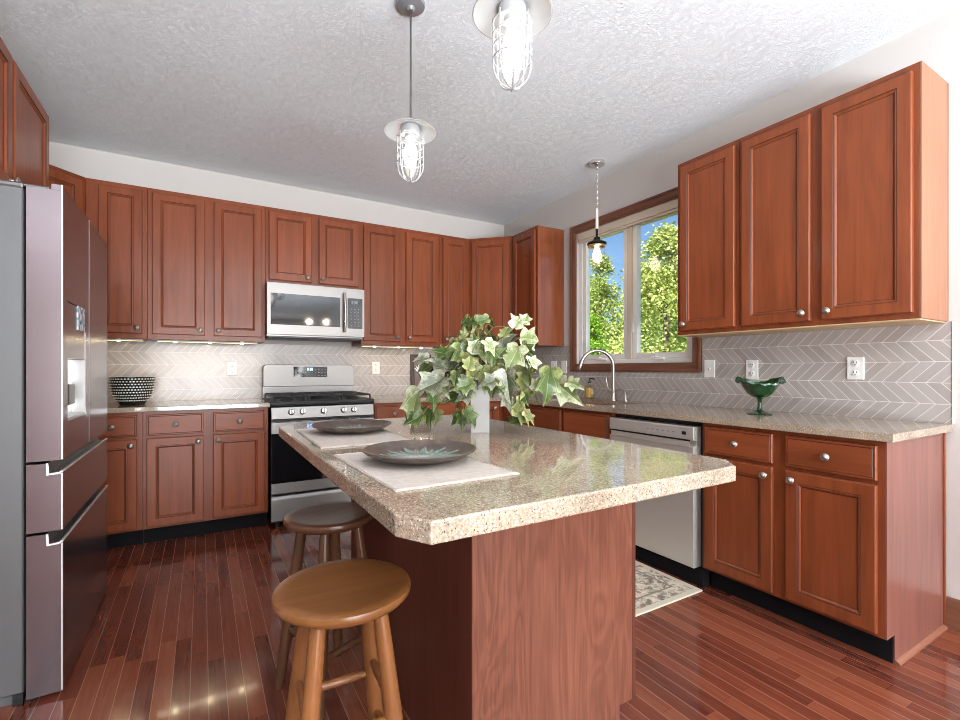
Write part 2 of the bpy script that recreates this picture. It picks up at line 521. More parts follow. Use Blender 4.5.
prism(bb, [(0, 0), (-0.016, 0), (-0.016, 0.105), (-0.011, 0.125), (-0.006, 0.135), (0, 0.14)], YR, -3.606, 'y')
obj('baseboard_right', bb, M['casing_y'], kind=S, label='cherry baseboard beside the right cabinet end')

# tile backsplashes
obj('trim_1', box(BM(), XL + .002, -0.008, 0.9145, -0.009, -0.0005, 1.371), M['chev_b'], kind=S, label='grey chevron tile backsplash behind the range')
obj('trim_2', cells(BM(), [-3.625, -2.41, -1.105, -0.009], [0.9145, 1.135, 1.371], lambda i, j: not (i == 1 and j == 1), -0.008, -0.0005, 'yz'),
    M['chev_r'], kind=S, label='grey chevron tile backsplash below the sink window')
obj('trim_3', box(BM(), -0.011, -3.63, 0.9145, -0.0005, -3.6255, 1.371), M['vinyl'], kind=S, label='pale edge strip ending the right backsplash')

# window_1 : two casements over the sink
win = empty('window_1', (0.0, -1.755, 1.17), label='white double casement window with cherry casing over the sink')
win['kind'] = S
def wbox(name, mat, *bs, bev=0.002):
    b = BM()
    for q in bs: box(b, q[0], q[1] + 1.755, q[2] - 1.17, q[3], q[4] + 1.755, q[5] - 1.17, bev)
    return obj(name, b, mat, win)
def casing(name, mat, y0, y1, z0, z1, side):
    # stepped profile: outer band thicker than the inner lip
    b = BM()
    if side == 'v':
        inner = y1 if y1 <= WY0 + .02 else y0
        outer = y0 if inner == y1 else y1
        s = 1 if inner > outer else -1
        pr = [(0, 0), (-0.022, 0.0), (-0.024, 0.012), (-0.018, 0.022), (-0.018, 0.05), (-0.010, 0.066), (0, 0.068)]
        prism(b, [(x, outer + 1.755 + s * d) for x, d in pr], z0 - 1.17, z1 - 1.17, 'z') if False else None
        a = [b.verts.new((x, outer + 1.755 + s * d, (z0 - 1.17) + d)) for x, d in pr]
        c = [b.verts.new((x, outer + 1.755 + s * d, (z1 - 1.17) - d)) for x, d in pr]
    else:
        inner = z1 if z1 <= WZ0 + .02 else z0
        outer = z0 if inner == z1 else z1
        s = 1 if inner > outer else -1
        pr = [(0, 0), (-0.022, 0.0), (-0.024, 0.012), (-0.018, 0.022), (-0.018, 0.05), (-0.010, 0.066), (0, 0.068)]
        a = [b.verts.new((x, y0 + 1.755 + d, outer - 1.17 + s * d)) for x, d in pr]
        c = [b.verts.new((x, y1 + 1.755 - d, outer - 1.17 + s * d)) for x, d in pr]
    n = len(pr)
    b.faces.new(a); b.faces.new(c[::-1])
    for i in range(n): b.faces.new((a[i], a[(i + 1) % n], c[(i + 1) % n], c[i]))
    return obj(name, b, mat, win)
oy0, oy1, oz0, oz1 = -2.402, -1.108, 1.138, 2.432
casing('casing', M['casing'], oy0, WY0 + .001, oz0, oz1, 'v')
casing('casing', M['casing'], WY1 - .001, oy1, oz0, oz1, 'v')
casing('casing', M['casing_y'], oy0, oy1, oz0, WZ0 + .001, 'h')
casing('casing', M['casing_y'], oy0, oy1, WZ1 - .001, oz1, 'h')
# vinyl frame
wbox('frame', M['vinyl'], (0.03, WY0 + .001, WZ0 + .001, 0.1, WY0 + .035, WZ1 - .001), (0.03, WY1 - .035, WZ0 + .001, 0.1, WY1 - .001, WZ1 - .001),
     (0.03, WY0 + .001, WZ0 + .001, 0.1, WY1 - .001, WZ0 + .04), (0.03, WY0 + .001, WZ1 - .045, 0.1, WY1 - .001, WZ1 - .001))
wbox('mullion', M['vinyl_tan'], (0.028, -1.772, WZ0 + .04, 0.1, -1.728, WZ1 - .045))
def sash(y0, y1):
    z0, z1, t = WZ0 + .041, WZ1 - .046, 0.042
    o = wbox('sash', M['vinyl'], (0.04, y0, z0, 0.085, y0 + t, z1), (0.04, y1 - t, z0, 0.085, y1, z1), (0.04, y0 + t, z0, 0.085, y1 - t, z0 + t), (0.04, y0 + t, z1 - t, 0.085, y1 - t, z1))
    b = BM(); box(b, 0.06, y0 + t + 1.755, z0 + t - 1.17, 0.064, y1 - t + 1.755, z1 - t - 1.17)
    obj('pane', b, M['pane'], o)
    b = BM()
    yc = (y0 + y1) / 2
    box(b, 0.015, yc - .045 + 1.755, z0 - 1.17 - .012, 0.042, yc + .045 + 1.755, z0 - 1.17 + .008, .004)
    tube(b, [(0.018, yc - .01 + 1.755, z0 - 1.17 + .006), (-0.002, yc + .01 + 1.755, z0 - 1.17 + .014), (-0.004, yc + .055 + 1.755, z0 - 1.17 + .004)], 0.0055, 8)
    obj('crank_handle', b, M['white_plastic'], o)
sash(-1.725, WY1 - .038)
sash(WY0 + .038, -1.775)
wbox('blind', M['vinyl_tan'], (0.004, WY0 + .012, WZ1 - .066, 0.028, WY1 - .012, WZ1 - .003), (0.008, WY0 + .014, WZ1 - .086, 0.024, WY1 - .014, WZ1 - .068))
wbox('lock_lever', M['white_plastic'], (0.03, -1.79, 1.45, 0.04, -1.777, 1.53))

# ------------------------------------------------------------------ outside
def leafy_mat(name, c0, c1, c2):
    m = Mat(name).set(rough=0.55)
    g = m.n.new('ShaderNodeNewGeometry')
    c = m.ramp(g.outputs['Random Per Island'], [(0.0, c0), (0.5, c1), (1.0, c2)])
    m.color(c)
    tl = m.node('ShaderNodeBsdfTranslucent', {'Color': c})
    mx = m.node('ShaderNodeMixShader', {0: 0.35, 1: m.b.outputs[0], 2: tl.outputs[0]})
    m.l.new(mx.outputs[0], m.n['Material Output'].inputs[0])
    return m.m
def mk_lawn():
    m = Mat('lawn_grass').set(rough=0.9)
    n = m.noise(m.coord('Object'), 6, 4, 0.7)
    m.color(m.ramp(n, [(0.3, (0.05, 0.10, 0.015)), (0.7, (0.16, 0.26, 0.05))]))
    return m.m
obj('ground', box(BM(), 0.15, -12, -0.6, 40, 40, -0.5), mk_lawn(), kind=S, label='green lawn outside the window')
bark = plain('tree_bark', (0.16, 0.12, 0.09), 0.9)
def tree(label, x, y, h, r, z0, n, leaf, mat, seed, cone=0.6):
    rnd = random.Random(seed)
    root = empty('tree', (x, y, -0.5), label=label, cat='tree', group='trees beyond the window')
    b = BM()
    tube(b, [(0, 0, 0), (0.03, 0.02, h * .4), (-.02, .03, h * .75), (0, 0, h * .95)], [h * .018 + .03, h * .014 + .02, h * .008 + .01, .01], 8)
    for k in range(12):
        a, zz = rnd.random() * 6.28, h * (0.25 + .6 * rnd.random())
        L = r * .75 * (1 - abs(zz / h - .45))
        tube(b, [(0, 0, zz), (L * .5 * math.cos(a), L * .5 * math.sin(a), zz + L * .35), (L * math.cos(a), L * math.sin(a), zz + L * .6)], [.03, .02, .006], 5)
    obj('trunk', b, bark, root)
    b = BM()
    cl = []
    for k in range(70):
        t = rnd.random() ** 0.8
        zz = z0 + (h - z0) * t
        prof = (1 - t) ** cone * min(1, (t + .12) * 3)
        a, q = rnd.random() * 6.28, math.sqrt(rnd.random())
        cl.append((r * prof * q * math.cos(a), r * prof * q * math.sin(a), zz, 0.16 * r + .22 * r * prof))
    for k in range(n):
        cx, cy, cz, cr = rnd.choice(cl)
        d = Vector((rnd.gauss(0, 1), rnd.gauss(0, 1), rnd.gauss(0, .8))) * cr * .55
        p = Vector((cx, cy, cz)) + d
        if p.z < z0 * .6: continue
        ax = Vector((rnd.uniform(-1, 1), rnd.uniform(-1, 1), rnd.uniform(-.9, .4))).normalized()
        sd = ax.cross(Vector((rnd.uniform(-1, 1), rnd.uniform(-1, 1), rnd.uniform(-1, 1)))).normalized()
        s = leaf * rnd.uniform(.6, 1.25)
        v = [b.verts.new(p), b.verts.new(p + ax * s * .5 + sd * s * .34), b.verts.new(p + ax * s), b.verts.new(p + ax * s * .5 - sd * s * .34)]
        b.faces.new(v)
    obj('foliage', b, mat, root)
lf1 = leafy_mat('birch_leaves', (0.24, 0.32, 0.06), (0.42, 0.48, 0.13), (0.58, 0.60, 0.24))
lf2 = leafy_mat('maple_leaves', (0.20, 0.30, 0.06), (0.36, 0.44, 0.11), (0.50, 0.55, 0.20))
lf3 = leafy_mat('bright_shrub_leaves', (0.10, 0.26, 0.01), (0.24, 0.45, 0.03), (0.38, 0.56, 0.06))
tree('tall yellow-green tree filling the right window pane', 9.0, 4.9, 5.7, 1.8, 0.8, 15000, .11, lf1, 11)
tree('leafy tree rising in the left part of the left window pane', 12.5, 11.1, 6.6, 1.5, 0.6, 11000, .14, lf2, 12)
tree('paler tree behind, in the right part of the left window pane', 16.6, 12.5, 7.1, 1.5, 0.6, 10000, .16, lf1, 13)
tree('bright green shrub low in the left window pane', 5.0, 3.87, 2.85, .85, 0.3, 9000, .08, lf3, 14, .8)
tree('darker green tree farthest back, low between the other trees', 22.5, 15.4, 6.3, 2.8, 0.2, 9000, .25, lf2, 16, .4)

# ------------------------------------------------------------------ cabinets
DOOR = [(0, 0), (0, 0.016), (0.004, 0.020), (0.049, 0.020), (0.0515, 0.0165), (0.056, 0.0175), (0.063, 0.011), (0.066, 0.010)]
DRAW = [(0, 0), (0, 0.014), (0.003, 0.018), (0.008, 0.018), (0.010, 0.0165), (0.0125, 0.020), (0.014, 0.020)]
_kb = BM()
lathe(_kb, [(0.0, 0.0), (0.009, 0.0), (0.009, -0.003), (0.0055, -0.006), (0.005, -0.013), (0.008, -0.017), (0.0165, -0.020), (0.0175, -0.024),
            (0.0160, -0.027), (0.0125, -0.0295), (0.0115, -0.0295), (0.009, -0.032), (0.008, -0.0315), (0.005, -0.0335), (0, -0.034)], seg=18, axis='y')
KNOB = obj('knob', _kb, M['nickel'], smooth=True)
knob_used = [False]
def knob(parent, x, y, z):
    if not knob_used[0]:
        knob_used[0] = True
        KNOB.parent = parent; KNOB.location = (x, y, z)
        return KNOB
    return share('knob', KNOB, parent, (x, y, z))

def front(parent, name, x0, x1, z0, z1, y, kn=None, rz=0, at=None, mat=None):
    w, h = x1 - x0, z1 - z0
    prof = DOOR if name == 'door' else DRAW
    o = obj(name, nested(BM(), w, h, prof, (3, 6) if name == 'door' else (4,)), [mat or (M['cherry'] if name == 'door' else M['cherry_x']), M['glaze']], parent,
            loc=at or (x0, y, z0), rz=rz)
    ty = -0.0185
    if kn == 'c': knob(o, w / 2, ty, h / 2)
    elif kn: knob(o, (0.03 if 'l' in kn else w - 0.03), ty, (0.038 if 'b' in kn else h - 0.038))
    return o

def cabinet(name, label, loc, rz, w, depth, z0, z1, fronts, group, base=False, mat=None, sides=0.0006):
    root = empty(name, (loc[0], loc[1], 0 if base else z0), rz, label, 'cabinet', group)
    zz = 0 if base else z0
    b = BM()
    if base:
        prism(b, [(-.003, 0), (-depth + .075, 0), (-depth + .075, .114), (-depth, .114), (-depth, z1), (-.003, z1)], sides, w - sides, 'x')
    else:
        box(b, sides, -depth, z0 - zz, w - sides, -.003, z1 - zz, .001)
    obj('body', b, mat or M['cherry_dark'], root)
    for f in fronts:
        front(root, f[0], f[1], f[2], f[3] - zz, f[4] - zz, -depth - 0.0008, f[5] if len(f) > 5 else None)
    if base:
        obj('toe_kick', box(BM(), sides, -depth + .069, .002, w - sides, -depth + .0745, .113), M['toe'], root)
    return root

UZ0, UZ1, UD = 1.372, 2.441, 0.305
dz0, dz1 = 1.408, 2.408
UB = 'cherry wall cabinets'
def upper_b(label, x0, x1, doors, z0=UZ0, dd=dz0):
    return cabinet('wall_cabinet', label, (x0, 0, 0), 0, x1 - x0, UD, z0, UZ1, [('door', a - x0, b - x0, dd, dz1, k) for a, b, k in doors], UB)
def upper_r(label, y0, y1, doors):
    return cabinet('wall_cabinet', label, (0, y0, 0), R(-90), y0 - y1, UD, UZ0, UZ1, [('door', y0 - a, y0 - b, dz0 - .012, dz1, k) for a, b, k in doors], UB)

upper_b('narrow single-door cherry wall cabinet nearest the fridge, above the black and white bowl', -3.553, -3.212, [(-3.484, -3.241, 'rb')])
upper_b('two-door cherry wall cabinet just left of the microwave', -3.212, -2.451, [(-3.183, -2.862, 'rb'), (-2.804, -2.476, 'lb')])
upper_b('short two-door cherry wall cabinet above the microwave', -2.451, -1.690, [(-2.426, -2.104, 'rb'), (-2.045, -1.719, 'lb')], 1.832, 1.868)
upper_b('two-door cherry wall cabinet just right of the microwave', -1.690, -0.936, [(-1.671, -1.336, 'rb'), (-1.278, -0.967, 'lb')])
upper_b('narrow single-door cherry wall cabinet left of the angled corner cabinet behind the ivy', -0.936, -0.612, [(-0.904, -0.640, 'lb')])
c0 = upper_r('single-door cherry wall cabinet with shiny side beside the sink window, left of it', -0.612, -1.007, [(-0.640, -0.980, 'lb')])
c1 = upper_r('single-door cherry wall cabinet right against the right side of the sink window', -2.442, -2.838, [(-2.470, -2.818, 'lb')])
c2 = upper_r('wide two-door cherry wall cabinet at the far right, above the green glass compote', -2.838, -3.604, [(-2.858, -3.198, 'rb'), (-3.247, -3.584, 'lb')])
obj('side_panel', box(BM(), .3955, -UD - .0003, 0.0, .399, -.004, 1.0685, .0008), wood('varnished_side', (0.25, 0.07, 0.028), 'z', rough=0.12, coat=0.7), c0, label='glossy side panel')
for c, w in ((c1, .396), (c2, .766)):
    obj('bottom_panel', box(BM(), .001, -UD + .001, -.007, w - .001, -.004, -.0008), M['maple'], c, label='pale wood underside')
b = box(BM(), .7665, -UD - .0005, 0.0, .7725, -.008, 1.0685, .001)
obj('side_panel', b, M['cherry_pale'], c2, label='pale tan wood side')
obj('scribe_strip', box(BM(), 0.7675, -.0075, 0.002, .774, -.0006, 1.0665, .002), M['cherry'], c2)

def diag_upper(label, loc, mirror):
    root = empty('corner_wall_cabinet', (loc[0], loc[1], UZ0), 0, label, 'cabinet', 'angled corner wall cabinets')
    s = -1 if mirror else 1
    pts = [(-.003 * s, -.003), (-.6095 * s, -.003), (-.6095 * s, -.305), (-.305 * s, -.6095), (-.003 * s, -.6095)]
    obj('body', prism(BM(), pts, 0, UZ1 - UZ0), M['cherry_dark'], root)
    L = .4306
    n = Vector((-1 * s, -1, 0)).normalized()
    if not mirror: st, rz = Vector((-.61, -.305, 0)), R(-45)
    else: st, rz = Vector((.305, -.61, 0)), R(45)
    u = Vector((math.cos(rz), math.sin(rz), 0))
    p = st + u * .03 + n * .001
    front(root, 'door', 0, L - .06, 0, dz1 - dz0, 0, 'rb' if not mirror else 'lb', rz, (p.x, p.y, dz0 - UZ0))
    return root
diag_upper('angled corner cherry wall cabinet behind the top of the ivy', (0, 0), False)
diag_upper('angled corner cherry wall cabinet peeking out behind the fridge', (XL, 0), True)

# deep cabinet over the fridge, facing the island
fc = cabinet('fridge_cabinet', 'deep two-door cherry cabinet above the refrigerator', (XL, -2.28, 0), R(90), 1.04, .61, 1.84, UZ1,
             [('door', .03, .485, 1.865, dz1, 'rb'), ('door', .515, 1.01, 1.865, dz1, 'lb')], UB)

# base cabinets
BZ1 = 0.8815
dr0, dr1, do0, do1 = 0.724, 0.860, 0.130, 0.706
LB = 'cherry base cabinets'
cabinet('base_cabinet', 'cherry base cabinet partly hidden by the fridge, below the black and white bowl', (XL + .002, 0, 0), 0, -3.215 - XL - .002, .61, 0, BZ1,
        [('drawer', -3.50 - XL, -3.244 - XL, dr0, dr1, 'c'), ('door', -3.50 - XL, -3.244 - XL, do0, do1, 'rt')], LB, True)
x0 = -3.215
cabinet('base_cabinet', 'two-door two-drawer cherry base cabinet left of the range', (x0, 0, 0), 0, .751, .61, 0, BZ1,
        [(t, a - x0, b - x0, z0, z1, k) for t, a, b, z0, z1, k in (('drawer', -3.191, -2.872, dr0, dr1, 'c'), ('door', -3.191, -2.872, do0, do1, 'rt'),
         ('drawer', -2.813, -2.488, dr0, dr1, 'c'), ('door', -2.813, -2.488, do0, do1, 'lt'))], LB, True)
x0 = -1.684
cabinet('base_cabinet', 'two-drawer cherry base cabinet right of the range behind the ivy', (x0, 0, 0), 0, .768, .61, 0, BZ1,
        [(t, a - x0, b - x0, z0, z1, k) for t, a, b, z0, z1, k in (('drawer', -1.668, -1.345, dr0, dr1, 'c'), ('door', -1.668, -1.345, do0, do1, 'rt'),
         ('drawer', -1.280, -0.940, dr0, dr1, 'c'), ('door', -1.280, -0.940, do0, do1, 'lt'))], LB, True)
root = empty('corner_base_cabinet', (0, 0, 0), 0, 'angled corner cherry base cabinet seen past the white vase', 'cabinet')
obj('body', prism(BM(), [(-.003, -.003), (-.9145, -.003), (-.9145, -.61), (-.61, -.9145), (-.003, -.9145)], .114, BZ1), M['cherry_dark'], root)
obj('toe_kick', prism(BM(), [(-.004, -.004), (-.913, -.004), (-.913, -.535), (-.535, -.913), (-.004, -.913)], .001, .113), M['toe'], root)
n = Vector((-1, -1, 0)).normalized(); u = Vector((1, -1, 0)).normalized()
p = Vector((-.915, -.61, 0)) + u * .03 + n * .001
front(root, 'door', 0, .37, 0, dr1 - do0, 0, 'rt', R(-45), (p.x, p.y, do0))
def base_r(label, y0, y1, fr):
    return cabinet('base_cabinet', label, (0, y0, 0), R(-90), y0 - y1, .61, 0, BZ1, [(t, y0 - a, y0 - b, z0, z1, k) for t, a, b, z0, z1, k in fr], LB, True)
base_r('narrow cherry base cabinet between the corner and the sink, behind the trailing ivy', -.9155, -1.268, [('drawer', -.95, -1.25, dr0, dr1, 'c'), ('door', -.95, -1.25, do0, do1, 'rt')])
base_r('cherry sink base cabinet with two plain false fronts left of the dishwasher', -1.2685, -2.184, [('drawer', -1.285, -1.703, .700, dr1, None), ('drawer', -1.726, -2.168, .700, dr1, None),
       ('door', -1.285, -1.703, do0, .682, 'rt'), ('door', -1.726, -2.168, do0, .682, 'lt')])
rb = base_r('two-door two-drawer cherry base cabinet at the far right, right of the dishwasher', -2.824, -3.592, [('drawer', -2.845, -3.182, dr0, dr1, 'c'), ('door', -2.845, -3.182, do0, do1, 'rt'),
       ('drawer', -3.238, -3.570, dr0, dr1, 'c'), ('door', -3.238, -3.570, do0, do1, 'lt')])
obj('end_panel', prism(BM(), [(-.018, 0), (-.535, 0), (-.535, .114), (-.61, .114), (-.61, BZ1), (-.018, BZ1)], .7685, .7735, 'x'), M['cherry_side'], rb, label='rosy wood side panel')
obj('scribe_strip', box(BM(), .768, -.0175, .0, .781, -.003, BZ1, .002), M['cherry'], rb)
obj('shoe_moulding', prism(BM(), [(.774, 0), (.790, 0), (.7885, .006), (.785, .0105), (.780, .0135), (.774, .015)], -.536, -.004, 'y'), plain('shoe_varnish', (.30, .12, .075), .15, 0, .5), rb)

# island
isl = empty('kitchen_island', (-2.0, -2.75, 0), 0, 'cherry island cabinet under the quartz top beside the stools', 'island')
ox, oy = 2.0, 2.75
b = BM()
prism(b, [(-2.288 + ox, 0), (-1.763 + ox, 0), (-1.763 + ox, .114), (-1.690 + ox, .114), (-1.690 + ox, .873), (-2.288 + ox, .873)], -3.318 + oy, -2.19 + oy, 'y')
obj('body', b, M['island_shaded'], isl)
obj('end_panel', prism(BM(), [(-2.289 + ox, 0), (-1.763 + ox, 0), (-1.763 + ox, .114), (-1.708 + ox, .114), (-1.708 + ox, .873), (-2.289 + ox, .873)], -3.3245 + oy, -3.3185 + oy, 'y'),
    M['island_panel'], isl, label='reddish wood end panel facing the camera')
obj('corner_strip', box(BM(), -1.7065 + ox, -3.3235 + oy, .114, -1.6895 + ox, -3.3185 + oy, .873, .0015), M['island_shaded'], isl)
for k in range(2):
    y = -3.29 + k * .55
    front(isl, 'drawer', 0, .5, dr0, dr1, 0, 'c', R(90), (-1.6892 + ox, y + oy, dr0))
    front(isl, 'door', 0, .5, do0, do1, 0, 'rt' if k == 0 else 'lt', R(90), (-1.6892 + ox, y + oy, do0))
obj('toe_kick', box(BM(), -1.763 + ox + .0005, -3.31 + oy, .002, -1.757 + ox, -2.2 + oy, .113), M['toe'], isl)

# worktops
def poly_top(name, pts, z0, z1, label, bev=.003):
    o = obj(name, prism(BM(), pts, z0, z1, 'z', bev), M['quartz'])
    return tagp(o, label, 'countertop', 'speckled quartz worktops')
ch = .06
poly_top('island_countertop', [(-2.60 + ch * .6, -3.675), (-1.657 - ch, -3.668), (-1.657, -3.668 + ch), (-1.657, -2.11), (-2.52, -2.11), (-2.60, -2.20), (-2.60, -3.675 + ch * 1.1)], .874, .914,
         'speckled beige quartz island top holding the two dark plates and the ivy', .004)
poly_top('countertop', [(XL + .003, -.009), (-2.4555, -.009), (-2.4555, -.648), (XL + .003, -.648)], .8825, .914, 'speckled quartz worktop left of the range, under the black and white bowl')
ys = [-3.628, -2.06, -1.34, -.93]
xs = [-.648, -.53, -.14, -.009]
b = cells(BM(), xs, ys, lambda i, j: not (i == 1 and j == 1), .8825, .914, 'xy')
# corner piece with a clipped inner corner, running on to the range
prism(b, [(-.009, -.93), (-.648, -.93), (-.93, -.648), (-1.686, -.648), (-1.686, -.009), (-.009, -.009)], .8825, .914)
bmesh.ops.remove_doubles(b, verts=b.verts[:], dist=1e-5)
tagp(obj('countertop', b, M['quartz']), 'long L-shaped speckled quartz worktop under the sink window and the green compote', 'countertop', 'speckled quartz worktops')

# ------------------------------------------------------------------ refrigerator (front faces +x); local: x = along +Y, -y = outwards (+X world)
fr = empty('refrigerator', (XL, -2.17, 0), R(90), 'large stainless french-door refrigerator at the left edge', 'refrigerator')
FW, FD = .925, -(-3.308 - XL)          # width, front plane (local y)
CF = -(-3.412 - XL)                    # case front plane
b = BM()
box(b, .002, CF, .042, FW - .002, -.03, 1.785, .004)
box(b, .03, CF + .03, 0, FW - .03, -.05, .042)
obj('case', b, M['fridge_case'], fr, label='grey painted fridge side')
obj('base_grille', box(box(BM(), .02, CF - .03, .001, FW - .02, CF - .0005, .0125, .001), .006, CF + .002, .003, FW - .006, CF + .028, .0415), M['black'], fr)
gy = CF - .008   # door backs
def fdoor(x0, x1, cut=None):
    b = BM()
    z0, z1 = .836, 1.792
    if cut:
        cells(b, [x0, cut[0], cut[1], x1], [z0, cut[2], cut[3], z1], lambda i, j: not (i == 1 and j == 1), FD, FD + .05, 'xz')
        box(b, x0, FD + .05, z0, x1, gy, z1)
        bmesh.ops.remove_doubles(b, verts=b.verts[:], dist=1e-5)
        box(b, x0, FD, z1 - .0005, x1, FD + .03, z1 + .02)
    else:
        box(b, x0, FD, z0, x1, gy, z1, .002)
        box(b, x0, FD, z1 - .003, x1, FD + .03, z1 + .02)
    o = obj('door', b, M['fridge_door'], fr)
    return o
cut = (.075, .385, .965, 1.41)
d1 = fdoor(.001, .46, cut)
d2 = fdoor(.466, FW - .001)
# pale strips drawn as the highlight along the door edges
obj('edge_highlight', box(BM(), -.0005, FD - .001, .838, .006, FD + .004, 1.813, .001), M['fridge_trim'], d1)
obj('edge_highlight', box(BM(), .4565, FD - .001, .838, .4605, FD + .004, 1.813, .001), M['fridge_trim'], d1)
# dispenser
b = BM()
x0, x1, z0, z1 = cut
box(b, x0, FD + .049, z0, x1, FD + .0505, z1)
obj('dispenser_panel', box(BM(), x0 + .001, FD + .002, 1.20, x1 - .001, FD + .049, 1.408, .002), M['fridge_door'], d1)
b = BM()
box(b, x0 + .001, FD + .044, z0 + .002, x1 - .001, FD + .0495, 1.198)
box(b, x0 + .001, FD + .001, z0 + .001, x1 - .001, FD + .044, z0 + .012)
box(b, x0 + .001, FD + .001, z0 + .012, x0 + .006, FD + .044, 1.198)
box(b, x1 - .006, FD + .001, z0 + .012, x1 - .001, FD + .044, 1.198)
obj('dispenser_recess', b, plain('dispenser_liner', (.62, .60, .58), .25, .4), d1, label='pale dispenser recess')
b = BM()
box(b, .16, FD + .012, 1.02, .26, FD + .043, 1.10, .004)
obj('paddle', b, M['dark_steel'], d1)
dm = Mat('dispenser_display').set(rough=.15)
vv = dm.node('ShaderNodeTexVoronoi', {'Vector': dm.coord('Object', (38, 38, 38)), 'Scale': 1.0}, feature='F1', distance='CHEBYCHEV')
dm.color(dm.ramp(vv.outputs['Distance'], [(.25, (.75, .82, .85)), (.45, (.16, .36, .45)), (.6, (.09, .22, .30))]))
obj('display', box(BM(), .24, FD - .0015, 1.315, .37, FD + .002, 1.412, .001), dm.m, d1, label='small blue dispenser display')
def fdrawer(z0, z1):
    L = FD
    pr = [(gy, z0), (gy, z1), (L + .042, z1), (L + .040, z1 - .038), (L + .012, z1 - .038), (L + .004, z1 - .034), (L, z1 - .03), (L, z0)]
    o = obj('drawer', prism(BM(), pr, .001, FW - .001, 'x'), M['fridge_door'], fr)
    b = BM()
    # pale lining of the finger channel: the back wall, floor and lip
    ln = [(L + .044, z1 + .001), (L + .0385, z1 + .001), (L + .0365, z1 - .0355), (L + .012, z1 - .0355), (L + .004, z1 - .0315), (L - .001, z1 - .0285), (L - .001, z1 - .0335), (L + .003, z1 - .0375), (L + .012, z1 - .0405), (L + .042, z1 - .0405)]
    prism(b, ln, -.0005, FW + .0005, 'x')
    obj('handle_channel', b, plain('channel_grey_%d' % len(bpy.data.materials), (.20, .20, .20), .3, .8), o, label='grey finger-pull channel')
    obj('handle_lip', box(BM(), -.0008, L - .0014, z1 - .0330, FW + .0008, L + .0075, z1 - .0275, .0008), M['fridge_trim'], o, label='bright lip of the finger pull')
    obj('channel_edge', prism(BM(), [(L + .0445, z1 + .0012), (L + .038, z1 + .0012), (L + .036, z1 - .035), (L + .004, z1 - .031), (L + .004, z1 - .037), (L + .0425, z1 - .041)], -.0012, .004, 'x'), M['fridge_trim'], o)
    obj('edge_highlight', box(BM(), -.0005, L - .001, z0 + .002, .005, L + .004, z1 - .036, .001), M['fridge_trim'], o)  # pale strip standing in for the highlight on the drawer edge
    return o
fdrawer(.588, .826)
fdrawer(.016, .578)
b = BM()
box(b, .012, CF + .002, 1.7855, .075, CF + .10, 1.806, .006, 2)
box(b, .018, CF - .065, 1.793, .060, CF + .03, 1.806, .005, 2)
obj('hinge_cover', b, M['dark_steel'], fr)
b = BM()
box(b, FW - .075, CF + .005, 1.7855, FW - .012, CF + .10, 1.808, .006, 2)
obj('hinge_cover', b, M['dark_steel'], fr)

# ------------------------------------------------------------------ gas range
rg = empty('gas_range', (-2.070, 0, 0), 0, 'stainless freestanding gas range below the microwave', 'stove')
W2 = .379
b = BM()
box(b, -W2, -.625, .03, W2, -.012, .905, .002)
for sx in (-1, 1):
    for yy in (-.58, -.06): lathe(b, [(0, 0), (.018, 0), (.018, .031), (0, .031)], (sx * .33, yy, 0), 10)
obj('body', b, M['black'], rg)
obj('storage_drawer', prism(BM(), [(-.626, .045), (-.655, .05), (-.655, .205), (-.648, .225), (-.640, .232), (-.626, .235)], -W2, W2, 'x', .002), M['steel'], rg)
od = obj('oven_door', prism(BM(), [(-.626, .245), (-.658, .245), (-.66, .25), (-.66, .765), (-.652, .778), (-.626, .778)], -W2, W2, 'x', .002), M['steel'], rg)
obj('oven_window', box(BM(), -W2 + .001, -.6625, .325, W2 - .001, -.6605, .688, .001), M['black_glass'], od)
b = BM()
tube(b, [(-.33, -.705, .735), (.33, -.705, .735)], .011, 12)
for sx in (-.31, .31): box(b, sx - .012, -.705, .727, sx + .012, -.6605, .743, .003)
obj('handle', b, M['steel'], od)
b = BM()
for k, (sx, w) in enumerate(((-.30, .05), (-.185, .022), (-.03, .07), (.13, .05), (.22, .022), (.31, .04))): box(b, sx - w, -.6605, .7705, sx + w, -.6535, .7755)
obj('vent_slots', b, M['black'], od)
cp = obj('control_panel', prism(BM(), [(-.56, .785), (-.655, .785), (-.668, .795), (-.652, .878), (-.635, .888), (-.56, .888)], -W2, W2, 'x', .002), M['steel'], rg)
for k, kx in enumerate((-.243, -.163, -.011, .139, .218)):
    b = BM()
    lathe(b, [(0, 0), (.023, 0), (.023, -.006), (.019, -.009), (.0175, -.024), (.015, -.028), (0, -.028)], (0, 0, 0), 20, 'y')
    o = obj('burner_knob', b, M['chrome'], cp, True, loc=(kx, -.6605, .842))
    o.rotation_euler = (R(-9), 0, 0)
    g = BM(); box(g, -.004, -.0355, -.019, .004, -.0275, .019, .002)
    obj('grip', g, M['dark_steel'], cp, loc=(kx, -.6605, .842)).rotation_euler = (R(-9), 0, R(0))
obj('cooktop', prism(BM(), [(-.655, .893), (-.667, .90), (-.66, .917), (-.64, .920), (-.09, .920), (-.09, .905), (-.635, .9055)], -W2 - .004, W2 + .004, 'x', .001), M['iron'], rg)
